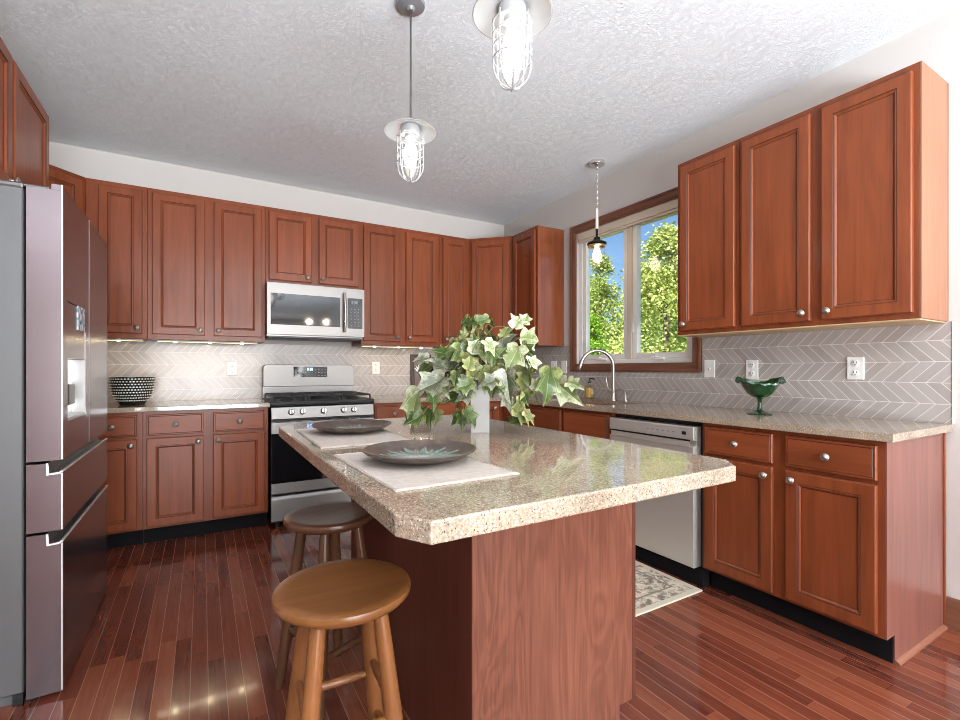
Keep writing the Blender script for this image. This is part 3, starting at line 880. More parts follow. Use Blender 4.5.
# burners and grates
for bx, by, br in ((-.25, -.50, .045), (.25, -.50, .05), (-.25, -.22, .04), (.25, -.22, .035), (0, -.36, .05)):
    b = BM()
    lathe(b, [(0, 0), (br * 1.15, 0), (br * 1.15, .006), (br, .008), (br, .014), (br * .9, .017), (0, .018)], (bx, by, .9205), 20)
    obj('burner', b, M['iron'], rg, True)
for gx0, gx1 in ((-.368, -.128), (-.122, .122), (.128, .368)):
    b = BM()
    y0, y1, z, r = -.63, -.10, .955, .0065
    xm = (gx0 + gx1) / 2
    fr_ = [(gx0 + .01, y0, z), (gx1 - .01, y0, z), (gx1 - .01, y1, z), (gx0 + .01, y1, z)]
    for a, c in zip(fr_, fr_[1:] + fr_[:1]): tube(b, [a, c], r, 8)
    for yy in (-.50, -.365, -.22): tube(b, [(gx0 + .01, yy, z + .002), (gx1 - .01, yy, z + .002)], r * .9, 8)
    tube(b, [(xm, y0, z + .002), (xm, y1, z + .002)], r * .9, 8)
    for a in fr_: tube(b, [(a[0], a[1], z), (a[0], a[1], .9195)], r, 6)
    obj('grate', b, M['iron'], rg, True)
# backguard
b = BM()
box(b, -W2 + .002, -.088, .9205, W2 - .002, -.0125, 1.012)
obj('vent_trim', b, M['dark_steel'], rg)
pr = [(-W2 + .002, 1.012), (W2 - .002, 1.012), (W2 - .002, 1.165), (W2 - .008, 1.185), (W2 - .03, 1.197), (-W2 + .03, 1.197), (-W2 + .008, 1.185), (-W2 + .002, 1.165)]
bg = obj('backguard', prism(BM(), pr, -.105, -.0125, 'y', .004), M['steel'], rg)
dp = obj('display', box(BM(), -.140, -.1075, 1.090, .140, -.1055, 1.180, .001), M['black_glass'], bg)
def digits(parent, txt, x, y, z, h, mat, name='digits'):
    seg = {'0': 'abcdef', '1': 'bc', '2': 'abged', '3': 'abgcd', '4': 'fgbc', '5': 'afgcd', '6': 'afgedc', '7': 'abc', '8': 'abcdefg', '9': 'abcfgd'}
    b = BM(); w = h * .5; t = h * .12
    for ch_ in txt:
        if ch_ == ':':
            for q in (.3, .7): box(b, x, y - .0006, z + h * q - t / 2, x + t, y, z + h * q + t / 2)
            x += t * 2.2; continue
        for s in seg[ch_]:
            q = {'a': (0, h - t, w, h), 'd': (0, 0, w, t), 'g': (0, h / 2 - t / 2, w, h / 2 + t / 2), 'f': (0, h / 2, t, h), 'e': (0, 0, t, h / 2), 'b': (w - t, h / 2, w, h), 'c': (w - t, 0, w, h / 2)}[s]
            box(b, x + q[0], y - .0006, z + q[1], x + q[2], y, z + q[3])
        x += w * 1.35
    return obj(name, b, mat, parent)
digits(dp, '8:38', -.030, -.1076, 1.148, .022, M['digit'])
b = BM()
for r_ in range(3):
    for c_ in range(10):
        if r_ == 0 and 3 <= c_ <= 6: continue
        x = -.122 + c_ * .027
        box(b, x - .005, -.1082, 1.102 + r_ * .024, x + .005, -.1076, 1.106 + r_ * .024)
obj('button_marks', b, plain('grey_print', (.35, .36, .38), .5), dp)

# ------------------------------------------------------------------ over-range microwave
mw = empty('microwave', (-2.0745, 0, 1.405), 0, 'stainless over-the-range microwave above the stove', 'microwave')
W2 = .3765
b = BM(); box(b, -W2, -.385, .012, W2, -.012, .424, .002)
obj('case', b, M['dark_steel'], mw)
b = BM(); box(b, -W2 + .01, -.40, 0, W2 - .01, -.03, .0115, .002)
for k in (-.2, .2): box(b, k - .13, -.33, -.004, k + .13, -.17, .0, .001)
obj('underside_vent', b, M['black'], mw)
cells_b = cells(BM(), [-W2, -.352, .172, .198, W2], [.026, .100, .342, .423], lambda i, j: True, -.43, -.386, 'xz')
bmesh.ops.bevel(cells_b, geom=[e for e in cells_b.edges if len(e.link_faces) == 2 and e.calc_face_angle() > 1], offset=.004, segments=2, affect='EDGES', profile=.5)
dr = obj('door', cells_b, M['steel'], mw)
obj('window', box(BM(), -.352, -.4325, .100, .176, -.4305, .342, .001), M['black_glass'], dr)
obj('control_panel', box(BM(), .236, -.4325, .092, .360, -.4305, .345, .001), M['black_glass'], dr)
digits(dr, '8:38', .268, -.4327, .298, .024, plain('pale_digits', (.55, .58, .6), .5))
b = BM()
for r_ in range(6):
    for c_ in range(3): box(b, .262 + c_ * .03, -.4331, .112 + r_ * .028, .270 + c_ * .03, -.4327, .117 + r_ * .028)
obj('button_marks', b, plain('keypad_print', (.40, .40, .41), .5), dr)
b = BM()
hx, hp = .206, []
for k in range(13):
    t = k / 12
    hp.append((hx, -.452 - .020 * math.sin(PI * t), .062 + .318 * t))
tube(b, hp, .0125, 10)
for zz in (.075, .367): box(b, hx - .010, -.455, zz - .010, hx + .010, -.4305, zz + .010, .003)
obj('handle', b, M['chrome'], dr, True)
obj('seam', box(BM(), .2225, -.4308, .03, .2240, -.4298, .42), M['black'], dr)

# ------------------------------------------------------------------ dishwasher
dw = empty('dishwasher', (0, -2.187, 0), R(-90), 'stainless dishwasher under the right worktop, left of the far right cabinet', 'dishwasher')
b = BM(); box(b, .004, -.58, .10, .632, -.02, .872)
obj('tub', b, M['black'], dw)
obj('toe_kick', box(BM(), .004, -.60, .002, .632, -.545, .099, .002), M['toe'], dw)
pr = [(-.581, .104), (-.640, .104), (-.645, .110), (-.645, .745), (-.62, .748), (-.615, .775), (-.645, .782), (-.645, .846), (-.640, .852), (-.581, .852)]
dd_ = obj('door', prism(BM(), pr, .010, .605, 'x', .0015), M['steel_y'], dw)
obj('pocket_handle', prism(BM(), [(-.6505, .7725), (-.6505, .7515), (-.6455, .7465), (-.6455, .7435), (-.648, .741), (-.653, .7465), (-.653, .7725)], .03, .585, 'x', .0005), M['steel_y'], dd_)
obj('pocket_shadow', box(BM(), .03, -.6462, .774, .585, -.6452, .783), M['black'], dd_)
b = BM()
for k in range(6): box(b, .30 + k * .035, -.6458, .812, .315 + k * .035, -.6451, .817)
obj('button_marks', b, plain('dim_print', (.3, .29, .28), .5), dd_)
obj('display', box(BM(), .535, -.6462, .806, .560, -.6451, .824), M['black'], dd_)

# ------------------------------------------------------------------ sink, faucet and soap
sk = empty('kitchen_sink', (-.335, -1.70, .70), 0, 'stainless undermount sink below the window', 'sink')
b = BM()
x0, x1, y0, y1, z0, z1, t = -.194, .194, -.359, .359, 0, .181, .004
box(b, x0, y0, z0, x1, y1, z0 + t); box(b, x0, y0, z0, x0 + t, y1, z1); box(b, x1 - t, y0, z0, x1, y1, z1); box(b, x0, y0, z0, x1, y0 + t, z1); box(b, x0, y1 - t, z0, x1, y1, z1)
obj('basin', b, M['steel'], sk)
lt = BM(); lathe(lt, [(0, .0), (.04, 0), (.042, .003), (.03, .004), (.0, .002)], (0, 0, t + .0003), 20)
obj('drain', lt, M['chrome'], sk, True)

fa = empty('kitchen_faucet', (-.085, -1.692, .914), 0, 'tall brushed nickel gooseneck faucet in front of the window', 'faucet')
b = BM()
lathe(b, [(0, 0), (.030, 0), (.030, .006), (.026, .012), (.022, .03), (.0175, .06), (.0165, .10), (0, .10)], seg=20)
obj('base', b, M['nickel'], fa, True)
ax = Vector((-.222, .125, 0)); 
pts = [Vector((0, 0, .09)), Vector((0, 0, .18)), Vector((0, 0, .27))]
for k in range(1, 14):
    a = PI * k / 13 * .93
    pts.append(Vector((0, 0, .27)) + ax * (.5 - .5 * math.cos(a)) + Vector((0, 0, .122 * math.sin(a))))
b = BM(); tube(b, pts, .0135, 12)
obj('spout', b, M['nickel'], fa, True)
e = pts[-1]; dv = (pts[-1] - pts[-2]).normalized()
b = BM(); tube(b, [e - dv * .005, e + dv * .02, e + dv * .055, e + dv * .06], [.0145, .0165, .0185, .015], 12)
obj('spray_head', b, M['nickel'], fa, True)
b = BM()
tube(b, [(0, .015, .065), (0, .04, .072)], .012, 10)
tube(b, [(0, .036, .072), (-.005, .055, .10), (-.012, .062, .15), (-.016, .058, .185)], [.010, .008, .006, .005], 10)
obj('lever', b, M['nickel'], fa, True)

sd = empty('soap_pump', (-.085, -1.815, .914), 0, 'small curved nickel soap pump right of the faucet', 'soap dispenser')
b = BM(); lathe(b, [(0, 0), (.020, 0), (.020, .006), (.013, .012), (.011, .04), (.008, .045), (0, .045)], seg=16)
obj('base', b, M['nickel'], sd, True)
b = BM(); tube(b, bez((0, 0, .04), (0, 0, .10), (-.02, .05, .105), (-.05, .085, .055), 12), .005, 8)
obj('spout', b, M['nickel'], sd, True)
bt = empty('soap_bottle', (-.075, -1.415, .914), R(20), 'clear square soap bottle with yellow liquid and black pump', 'bottle')
b = BM(); box(b, -.038, -.026, 0, .038, .026, .105, .010, 3)
tube(b, [(0, 0, .100), (0, 0, .112), (0, 0, .128)], [.028, .016, .014], 14)
obj('bottle', b, thin_glass('bottle_glass', (.93, .92, .86), .1), bt, True)
b = BM(); box(b, -.033, -.021, .005, .033, .021, .085, .008, 3)
obj('liquid', b, plain('yellow_soap', (.72, .47, .12), .25), bt, True)
obj('label', box(BM(), -.020, -.0275, .035, .020, -.0262, .075), plain('paper_label', (.75, .68, .5), .6), bt)
b = BM(); lathe(b, [(0, .128), (.014, .128), (.014, .142), (.005, .145), (.005, .165), (0, .165)], seg=14); tube(b, [(0, 0, .163), (0, -.02, .168), (0, -.045, .160)], .006, 8)
obj('pump', b, M['black'], bt, True)

# ------------------------------------------------------------------ outlets and switches
def plate(label, loc, rz, kind, name='wall_outlet'):
    root = empty(name, loc, rz, label, 'outlet' if kind == 'o' else 'switch', 'white wall plates' )
    b = BM(); box(b, -.037, -.007, -.058, .037, 0, .058, .003, 2)
    obj('plate', b, M['white_plastic'], root)
    if kind == 'o':
        for dz in (-.025, .025):
            b = BM(); lathe(b, [(0, -.0), (.0165, -.0), (.0165, -.0025), (.015, -.0035), (0, -.0035)], (0, -.007, dz), 20, 'y')
            s = obj('socket', b, M['white_plastic'], root, True)
            b = BM()
            box(b, -.0085, -.0111, dz + .001, -.0055, -.0104, dz + .010); box(b, .0055, -.0111, dz + .001, .0085, -.0104, dz + .009); box(b, -.0025, -.0111, dz - .010, .0025, -.0104, dz - .005)
            obj('slots', b, M['slot'], s)
    elif kind == 's':
        b = BM(); box(b, -.006, -.009, -.013, .006, -.0065, .013); box(b, -.0045, -.018, -.002, .0045, -.008, .008, .001)
        obj('toggle', b, M['white_plastic'], root)
        obj('toggle_slot', box(BM(), -.0025, -.0185, -.004, .0025, -.0181, .002), M['slot'], root)
    else:
        b = BM(); box(b, -.017, -.0105, -.034, .017, -.0065, .034, .002)
        obj('rocker', b, M['white_plastic'], root)
plate('white outlet on the back tiles left of the range', (-2.669, -.009, 1.164), 0, 'o')
plate('white outlet on the back tiles right of the range', (-1.461, -.009, 1.172), 0, 'o')
plate('white outlet on the right tiles nearest the room corner', (-.009, -.875, 1.178), R(-90), 'o')
plate('white blank rocker plate just left of the sink window casing', (-.009, -1.022, 1.178), R(-90), 'r', 'light_switch')
plate('white toggle switch just right of the sink window casing', (-.009, -2.465, 1.161), R(-90), 's', 'light_switch')
plate('white outlet directly above the green glass compote', (-.009, -2.742, 1.155), R(-90), 'o')
plate('white outlet nearest the right end of the backsplash', (-.009, -3.267, 1.163), R(-90), 'o')

# ------------------------------------------------------------------ under-cabinet lights
def ucl(label, x0, x1, n):
    root = empty('under_cabinet_light', ((x0 + x1) / 2, -.235, 1.3715), 0, label, 'light', 'under cabinet light bars')
    w = (x1 - x0) / 2
    obj('housing', box(BM(), -w, -.016, -.012, w, .016, 0, .002), plain('light_housing', (.55, .50, .42), .4), root)
    obj('diffuser', box(BM(), -w + .004, -.010, -.0126, w - .004, .010, -.0121), M['strip'], root)
    for k in range(n):
        x = -w + (k + .5) * 2 * w / n
        b = BM(); lathe(b, [(0, -.002), (.011, -.002), (.012, 0), (0, 0)], (x, 0, -.0135), 12)
        obj('lamp', b, M['led'], root)
    l = light('AREA', 'under_cabinet_glow', (0, 0, -.02), 0.75 * (x1 - x0), (1, .86, .66), (0, 0, 0), shape='RECTANGLE', size=2 * w, size_y=.02)
    l.parent = root
ucl('warm light bar under the narrow wall cabinet nearest the fridge', -3.53, -3.24, 1)
ucl('warm light bar under the two-door cabinet left of the microwave', -3.16, -2.50, 3)
ucl('warm light bar under the two-door cabinet right of the microwave', -1.66, -0.98, 3)

# ------------------------------------------------------------------ lamps
def cage_pendant(label, x, y):
    zt = 2.212                                  # top of the shade
    root = empty('cage_pendant_light', (x, y, ZC), 0, label, 'pendant lamp', 'white cage pendants over the island')
    b = BM(); lathe(b, [(0, 0), (.062, 0), (.064, -.004), (.060, -.016), (.020, -.024), (.012, -.034), (0, -.034)], seg=28)
    obj('canopy', b, M['canopy'], root, True)
    b = BM(); tube(b, [(0, 0, -.03), (0, 0, zt - ZC + .02)], .0045, 8)
    obj('rod', b, M['dark_steel'], root, True)
    z = zt - ZC
    b = BM()
    lathe(b, [(.030, .022), (.036, .020), (.040, .006), (.060, .001), (.098, -.012), (.112, -.022), (.1165, -.025), (.113, -.0265), (.096, -.0165), (.058, -.005), (.034, -.003), (.030, .0)], (0, 0, z), 36, closed=True)
    lathe(b, [(0, .024), (.031, .022), (.031, .0), (0, .0)], (0, 0, z), 24)
    sh = obj('shade', b, M['white_enamel'], root, True)
    b = BM(); lathe(b, [(0, -.002), (.040, -.002), (.042, -.012), (.040, -.034), (.024, -.036), (.022, -.05), (0, -.05)], (0, 0, z), 24)
    obj('socket', b, M['white_enamel'], root, True)
    b = BM(); lathe(b, [(.040, -.036), (.042, -.08), (.042, -.16), (.038, -.195), (.026, -.218), (.010, -.227), (0, -.229)], (0, 0, z), 28)
    obj('glass_jar', b, M['glass'], root, True)
    b = BM(); lathe(b, [(.0, -.05), (.013, -.05), (.015, -.07), (.024, -.09), (.029, -.115), (.028, -.14), (.019, -.165), (.008, -.174), (0, -.175)], (0, 0, z), 20)
    obj('bulb', b, M['bulb'], root, True)
    b = BM(); cr = .056; r = .0022
    for zz in (-.05, -.085, -.12, -.155):
        tube(b, [(cr * math.cos(a * PI / 12), cr * math.sin(a * PI / 12), z + zz) for a in range(24)], r, 6, closed=True)
    for k in range(4):
        a = k * PI / 4 + .3
        c, s = math.cos(a), math.sin(a)
        pp = [(cr * c, cr * s, z - .036), (cr * c, cr * s, z - .165)]
        pp += [(cr * math.cos(t) * c, cr * math.cos(t) * s, z - .165 - .075 * math.sin(t)) for t in [PI * q / 10 for q in range(1, 10)]]
        pp += [(-cr * c, -cr * s, z - .165), (-cr * c, -cr * s, z - .036)]
        tube(b, pp, r, 6)
    obj('cage', b, M['cage'], root, True)
cage_pendant('white cage pendant over the far end of the island, hung on a full-length rod', -2.1, -2.448)
cage_pendant('white cage pendant over the near island end, cut off by the top edge', -2.105, -3.235)

sp = empty('sink_pendant_light', (-.268, -1.70, ZC), 0, 'small dark pendant lamp on a chain in front of the sink window', 'pendant lamp')
b = BM(); lathe(b, [(0, 0), (.060, 0), (.062, -.006), (.058, -.024), (.018, -.028), (.010, -.040), (0, -.040)], seg=28)
obj('canopy', b, M['chrome'], sp, True)
b = BM()
zc, k = -.036, 0
while zc > -.36:
    a = 0 if k % 2 else PI / 2
    tube(b, [(.006 * math.cos(q) * math.cos(a), .006 * math.cos(q) * math.sin(a), zc - .012 + .014 * math.sin(q)) for q in [2 * PI * w / 12 for w in range(12)]], .0015, 5, closed=True)
    zc -= .022; k += 1
obj('chain', b, M['chrome'], sp, True)
b = BM(); tube(b, [(0, 0, -.355), (0, 0, -.37), (0, 0, -.50), (0, 0, -.515)], [.006, .011, .012, .010], 12)
obj('cord_sleeve', b, plain('cream_sleeve', (.72, .66, .60), .5), sp, True)
bz = plain('dark_bronze', (.03, .025, .022), .35, .8)
b = BM(); tube(b, [(0, 0, -.505), (0, 0, -.585)], .010, 12)
lathe(b, [(0, -.58), (.022, -.58), (.026, -.60), (.050, -.612), (.072, -.622), (.074, -.634), (.066, -.640), (0, -.640)], seg=28)
obj('cap', b, bz, sp, True)
b = BM(); lathe(b, [(.060, -.641), (.066, -.641), (.068, -.648), (.066, -.655), (.060, -.655)], seg=28, closed=True)
obj('ring', b, plain('brass_ring', (.75, .52, .26), .3, 1), sp, True)
b = BM(); lathe(b, [(.058, -.656), (.060, -.70), (.060, -.79), (.057, -.80)], seg=28)
obj('glass_shade', b, M['glass'], sp, True)
b = BM(); lathe(b, [(0, -.641), (.014, -.641), (.016, -.665), (.028, -.69), (.034, -.72), (.032, -.745), (.020, -.766), (0, -.774)], seg=20)
obj('bulb', b, M['bulb_warm'], sp, True)

# ------------------------------------------------------------------ stools
def stool(label, x, y, rz, zt, r, wm, lm, rungs):
    root = empty('bar_stool', (x, y, 0), rz, label, 'stool', 'round wooden stools at the island')
    b = BM()
    lathe(b, [(0, zt - .034), (r * .80, zt - .034), (r * .93, zt - .030), (r * .99, zt - .020), (r, zt - .012), (r * .985, zt - .004), (r * .94, zt), (r * .8, zt - .0025), (0, zt - .004)], seg=56)
    obj('seat', b, wm, root, True)
    tp, bt_ = r * .60, r * 1.13
    P = lambda k, z: Vector((math.cos(k * PI / 2 + PI / 4), math.sin(k * PI / 2 + PI / 4), 0)) * (bt_ + (tp - bt_) * z / (zt - .034)) + Vector((0, 0, z))
    for k in range(4):
        b = BM()
        zs = [0, .03, .16, .32, zt - .10, zt - .0345]
        tube(b, [P(k, z) for z in zs], [.0145, .0165, .0205, .0215, .019, .017], 16)
        obj('leg', b, lm, root, True)
    for za, ks in rungs:
        for k in ks:
            b = BM()
            a, c = P(k, za), P((k + 1) % 4, za)
            d = (c - a).normalized()
            a, c = a + d * .012, c - d * .012
            tube(b, [a, a + (c - a) * .25, a + (c - a) * .75, c], [.0085, .0115, .0115, .0085], 12)
            obj('stretcher', b, lm, root, True)
stool('honey brown round wooden stool nearest the camera', -2.58, -3.195, R(-3), .63, .164, M['stool'], M['stool_leg'], ((.33, (0, 2)), (.37, (1, 3)), (.18, (0, 2)), (.22, (1, 3))))
stool('darker brown round wooden stool behind the nearest one, beside the far plate', -2.475, -2.59, R(22), .63, .160, M['stool_dark'], M['stool_dark_leg'], ((.33, (0, 2)), (.37, (1, 3)), (.18, (0, 2)), (.22, (1, 3))))

# ------------------------------------------------------------------ island setting
def mk_linen():
    m = Mat('oatmeal_linen').set(rough=.9)
    v = m.coord('Object')
    wv = m.node('ShaderNodeTexWave', {'Vector': v, 'Scale': 160.0, 'Distortion': 1.0}, bands_direction='X').outputs['Fac']
    wv2 = m.node('ShaderNodeTexWave', {'Vector': v, 'Scale': 160.0, 'Distortion': 1.0}, bands_direction='Y').outputs['Fac']
    n = m.noise(v, 60, 3)
    f = m.math('ADD', m.math('MULTIPLY', m.math('MULTIPLY', wv, wv2), .5), m.math('MULTIPLY', n, .6))
    m.color(m.ramp(f, [(.2, (.42, .35, .30)), (.7, (.62, .55, .49))]))
    m.bump(f, .3, .002)
    return m.m
linen = mk_linen()
def placemat(label, x, y, rz, w, h):
    b = BM()
    nx, ny = 14, 20
    g = [[None] * (ny + 1) for _ in range(nx + 1)]
    for lay, z in ((0, 0), (1, .0028)):
        for i in range(nx + 1):
            for j in range(ny + 1):
                px, py = (i / nx - .5) * w, (j / ny - .5) * h
                g[i][j] = g[i][j] or [None, None]
                g[i][j][lay] = b.verts.new((px + .0012 * math.sin(j * 1.3), py + .0012 * math.sin(i * 1.7), z))
    for i in range(nx):
        for j in range(ny):
            b.faces.new([g[i][j][0], g[i][j + 1][0], g[i + 1][j + 1][0], g[i + 1][j][0]])
            b.faces.new([g[i][j][1], g[i + 1][j][1], g[i + 1][j + 1][1], g[i][j + 1][1]])
    for i in range(nx):
        for j in (0, ny): b.faces.new([g[i][j][0], g[i + 1][j][0], g[i + 1][j][1], g[i][j][1]])
    for j in range(ny):
        for i in (0, nx): b.faces.new([g[i][j][0], g[i][j + 1][0], g[i][j + 1][1], g[i][j][1]])
    root = empty('placemat', (x, y, .9145), rz, label, 'placemat', 'oatmeal placemats on the island')
    c = obj('cloth', b, linen, root)
    b = BM()
    q = .004
    pts = [(-w / 2 + q, -h / 2 + q, .0032), (w / 2 - q, -h / 2 + q, .0032), (w / 2 - q, h / 2 - q, .0032), (-w / 2 + q, h / 2 - q, .0032)]
    for a, c_ in zip(pts, pts[1:] + pts[:1]): tube(b, [a, c_], .0016, 6)
    obj('hem', b, plain('linen_hem_%d' % len(bpy.data.materials), (.50, .43, .37), .9), root)
placemat('oatmeal linen placemat under the near dark plate', -2.405, -3.245, R(1.5), .305, .46)
placemat('oatmeal linen placemat under the far dark plate', -2.41, -2.63, R(-1), .305, .50)

def mk_plate():
    m = Mat('dark_bronze_plate').set(color=(.075, .055, .043), rough=.34, metal=.55)
    n = m.noise(m.coord('Object'), 30, 3)
    m.color(m.ramp(n, [(.3, (.115, .088, .074)), (.7, (.19, .15, .125))]))
    return m.m
pm = mk_plate()
petal = plain('silver_green_petals', (.30, .37, .34), .2, .4)
def plate_dish(label, x, y, rz, r):
    root = empty('decorative_plate', (x, y, .9182), rz, label, 'plate', 'dark bronze plates on the island')
    b = BM()
    lathe(b, [(0, .0), (.055, 0), (.075, .002), (r * .80, .014), (r * .97, .027), (r, .031), (r * .985, .033), (r * .92, .0285), (r * .75, .0175), (.07, .0095), (.03, .0085), (0, .0085)], seg=64)
    obj('dish', b, pm, root, True)
    b = BM()
    def surf(q):
        pr = [(0, .0085), (.03, .0085), (.07, .0095), (.75 * r, .0175), (.92 * r, .0285)]
        for (a, za), (c, zc2) in zip(pr, pr[1:]):
            if q <= c: return za + (zc2 - za) * (q - a) / (c - a)
        return .038
    for k in range(22):
        a = 2 * PI * k / 22
        L = .106 if k % 2 else .088
        w = .0115
        u = Vector((math.cos(a), math.sin(a), 0)); s = Vector((-u.y, u.x, 0))
        row = []
        for t, ww in ((.018, .25), (.04, .8), (.06, 1), (L * .85, .6), (L, .08)):
            z = surf(t) + .0016
            row.append((b.verts.new(u * t + s * w * ww + Vector((0, 0, z))), b.verts.new(u * t + Vector((0, 0, z + .0012))), b.verts.new(u * t - s * w * ww + Vector((0, 0, z)))))
        for A, B in zip(row, row[1:]):
            b.faces.new((A[0], A[1], B[1], B[0])); b.faces.new((A[1], A[2], B[2], B[1]))
    obj('flower_inlay', b, petal, root, label='silvery green petal burst')
    b = BM(); lathe(b, [(0, .0125), (.012, .0122), (.022, .0105), (.022, .0092), (0, .009)], seg=24)
    obj('flower_centre', b, plain('plate_centre_%d' % len(bpy.data.materials), (.75, .76, .74), .18, .6), root, True)
plate_dish('dark round plate with silvery petals nearest the island front corner', -2.385, -3.215, R(10), .149)
plate_dish('dark round plate with silvery petals farther back, toward the range', -2.385, -2.56, R(40), .149)

# vase and ivy
vs = empty('vase', (-1.945, -2.775, .9145), R(-27), 'square white-grey vase holding the ivy on the island', 'vase')
b = cells(BM(), [-.036, -.030, .030, .036], [-.036, -.030, .030, .036], lambda i, j: not (i == 1 and j == 1), .008, .20, 'xy')
box(b, -.0359, -.0359, 0, .0359, .0359, .0085)
obj('body', b, plain('white_ceramic', (.40, .385, .365), .18, 0, .4), vs)
obj('dark_filling', box(BM(), -.0295, -.0295, .0087, .0295, .0295, .185), plain('florist_foam', (.05, .07, .03), .9), vs)

IVY=[(-1.854,-2.905,1.341,0.074,67,'c'),(-1.814,-2.899,1.352,0.067,70,'c'),(-1.916,-2.917,1.301,0.056,84,'y'),(-1.782,-2.884,1.275,0.094,-3,'c'),(-1.869,-2.876,1.268,0.092,74,'s'),(-1.821,-2.922,1.226,0.074,-32,'g'),(-1.906,-2.945,1.196,0.104,-112,'c'),(-1.813,-2.959,1.184,0.073,3,'c'),(-1.972,-2.853,1.221,0.123,-2,'c'),(-2.018,-2.785,1.297,0.05,72,'y'),(-2.021,-2.857,1.268,0.064,97,'g'),(-1.967,-2.844,1.263,0.049,0,'g'),(-2.05,-2.773,1.255,0.067,66,'y'),(-2.053,-2.831,1.204,0.097,-80,'g'),(-2.114,-2.772,1.221,0.065,181,'g'),(-2.13,-2.768,1.18,0.082,177,'s'),(-2.065,-2.784,1.164,0.082,-69,'s'),(-2.167,-2.711,1.197,0.058,188,'s'),(-2.148,-2.687,1.156,0.059,204,'g'),(-2.017,-2.85,1.148,0.089,-70,'y'),(-1.988,-2.896,1.124,0.096,-94,'y'),(-2.04,-2.841,1.099,0.073,-92,'c'),(-2.158,-2.772,1.099,0.121,213,'s'),(-2.086,-2.761,1.089,0.091,-63,'c'),(-2.099,-2.866,1.124,0.063,-82,'g'),(-2.187,-2.695,1.014,0.141,-88,'c'),(-2.127,-2.743,1.04,0.074,-95,'g'),(-2.049,-2.753,1.046,0.084,209,'g'),(-2.046,-2.836,1.059,0.073,209,'s'),(-2.153,-2.657,0.95,0.085,-97,'g'),(-2.133,-2.716,0.963,0.075,-81,'g'),(-2.194,-2.669,0.937,0.067,223,'g'),(-2.083,-2.667,0.904,0.069,-103,'y'),(-2.19,-2.702,0.916,0.074,210,'g'),(-2.037,-2.749,0.965,0.068,225,'g'),(-2.013,-2.825,0.963,0.082,-53,'g'),(-2.038,-2.803,0.942,0.058,-91,'g'),(-1.927,-2.947,1.092,0.119,-83,'s'),(-1.804,-2.899,1.139,0.126,-64,'y'),(-1.827,-2.903,1.089,0.1,239,'y'),(-1.773,-2.981,1.09,0.138,-97,'g'),(-1.623,-2.931,1.06,0.13,-38,'c'),(-1.638,-2.986,1.096,0.068,-33,'c'),(-1.883,-2.882,1.031,0.083,-79,'s'),(-1.838,-2.932,1.049,0.065,-58,'g'),(-1.848,-2.904,1.015,0.074,-102,'y'),(-1.824,-2.899,0.963,0.092,-32,'y'),(-1.843,-2.883,0.93,0.067,201,'g'),(-1.821,-2.937,0.975,0.057,-59,'y'),(-1.829,-2.833,0.906,0.052,215,'g'),(-1.802,-2.952,1.106,0.049,67,'c'),(-1.932,-2.866,1.18,0.074,-94,'c'),(-1.942,-2.927,1.219,0.064,65,'g'),(-1.98,-2.928,1.085,0.071,-101,'g'),(-1.923,-2.899,1.148,0.057,-109,'g')]
def mk_leaf(name, edge, mid, vein, lo, hi):
    m = Mat(name).set(rough=.38, coat=.1)
    uv = m.n.new('ShaderNodeTexCoord')
    sp_ = m.node('ShaderNodeSeparateXYZ', {0: uv.outputs['UV']})
    ax_ = m.math('ABSOLUTE', sp_.outputs[0])
    g = m.n.new('ShaderNodeNewGeometry')
    n = m.noise(uv.outputs['UV'], 5.0, 5, .75)
    f = m.math('ADD', ax_, m.math('MULTIPLY', m.math('ABSOLUTE', m.math('SUBTRACT', sp_.outputs[1], .42)), .75))
    f = m.math('ADD', f, m.math('MULTIPLY_ADD', n, 1.7, -.85))
    f = m.math('ADD', f, m.math('MULTIPLY_ADD', g.outputs['Random Per Island'], .3, -.15))
    c = m.ramp(f, [(lo, mid), ((lo + hi) / 2, tuple((a + b_) / 2 for a, b_ in zip(mid, edge))), (hi, edge)])
    # pale veins fanning from the leaf base
    an = m.math('ARCTAN2', sp_.outputs[0], m.math('ADD', sp_.outputs[1], .02))
    v = m.math('ABSOLUTE', m.math('SUBTRACT', m.math('FRACT', m.math('MULTIPLY_ADD', an, 1.6, 10.5)), .5))
    vm = m.math('LESS_THAN', v, .045)
    c = m.mix(m.math('MULTIPLY', vm, .55), c, vein)
    m.color(c)
    tl = m.node('ShaderNodeBsdfTranslucent', {'Color': c})
    mx = m.node('ShaderNodeMixShader', {0: .10, 1: m.b.outputs[0], 2: tl.outputs[0]})
    m.l.new(mx.outputs[0], m.n['Material Output'].inputs[0])
    return m.m
LEAF = {'c': mk_leaf('cream_ivy_leaf', (.56, .56, .38), (.20, .25, .085), (.56, .57, .38), .14, .54),
        'g': mk_leaf('green_ivy_leaf', (.32, .34, .13), (.065, .105, .022), (.30, .34, .15), .40, .85),
        'y': mk_leaf('olive_ivy_leaf', (.46, .45, .20), (.17, .19, .052), (.42, .43, .21), .30, .75),
        's': mk_leaf('silver_ivy_leaf', (.40, .39, .28), (.085, .095, .05), (.34, .34, .23), .24, .70)}
LK = ['c', 'g', 'y', 's']
HALF = [(.0, .0), (.10, -.10), (.26, -.10), (.46, .02), (.40, .16), (.33, .27), (.44, .40), (.54, .60), (.36, .60), (.22, .66), (.13, .82), (.0, 1.08)]
MIDY = [0, .2, .4, .6, .85, 1.08]
iv = empty('ivy_arrangement', (-1.945, -2.775, .914), 0, 'trailing variegated ivy spilling out of the square vase', 'plant')
lb, sb = BM(), BM()
uvl = lb.loops.layers.uv.new('UVMap')
rnd = random.Random(5)
vc = Vector((-1.945, -2.775, 1.10))
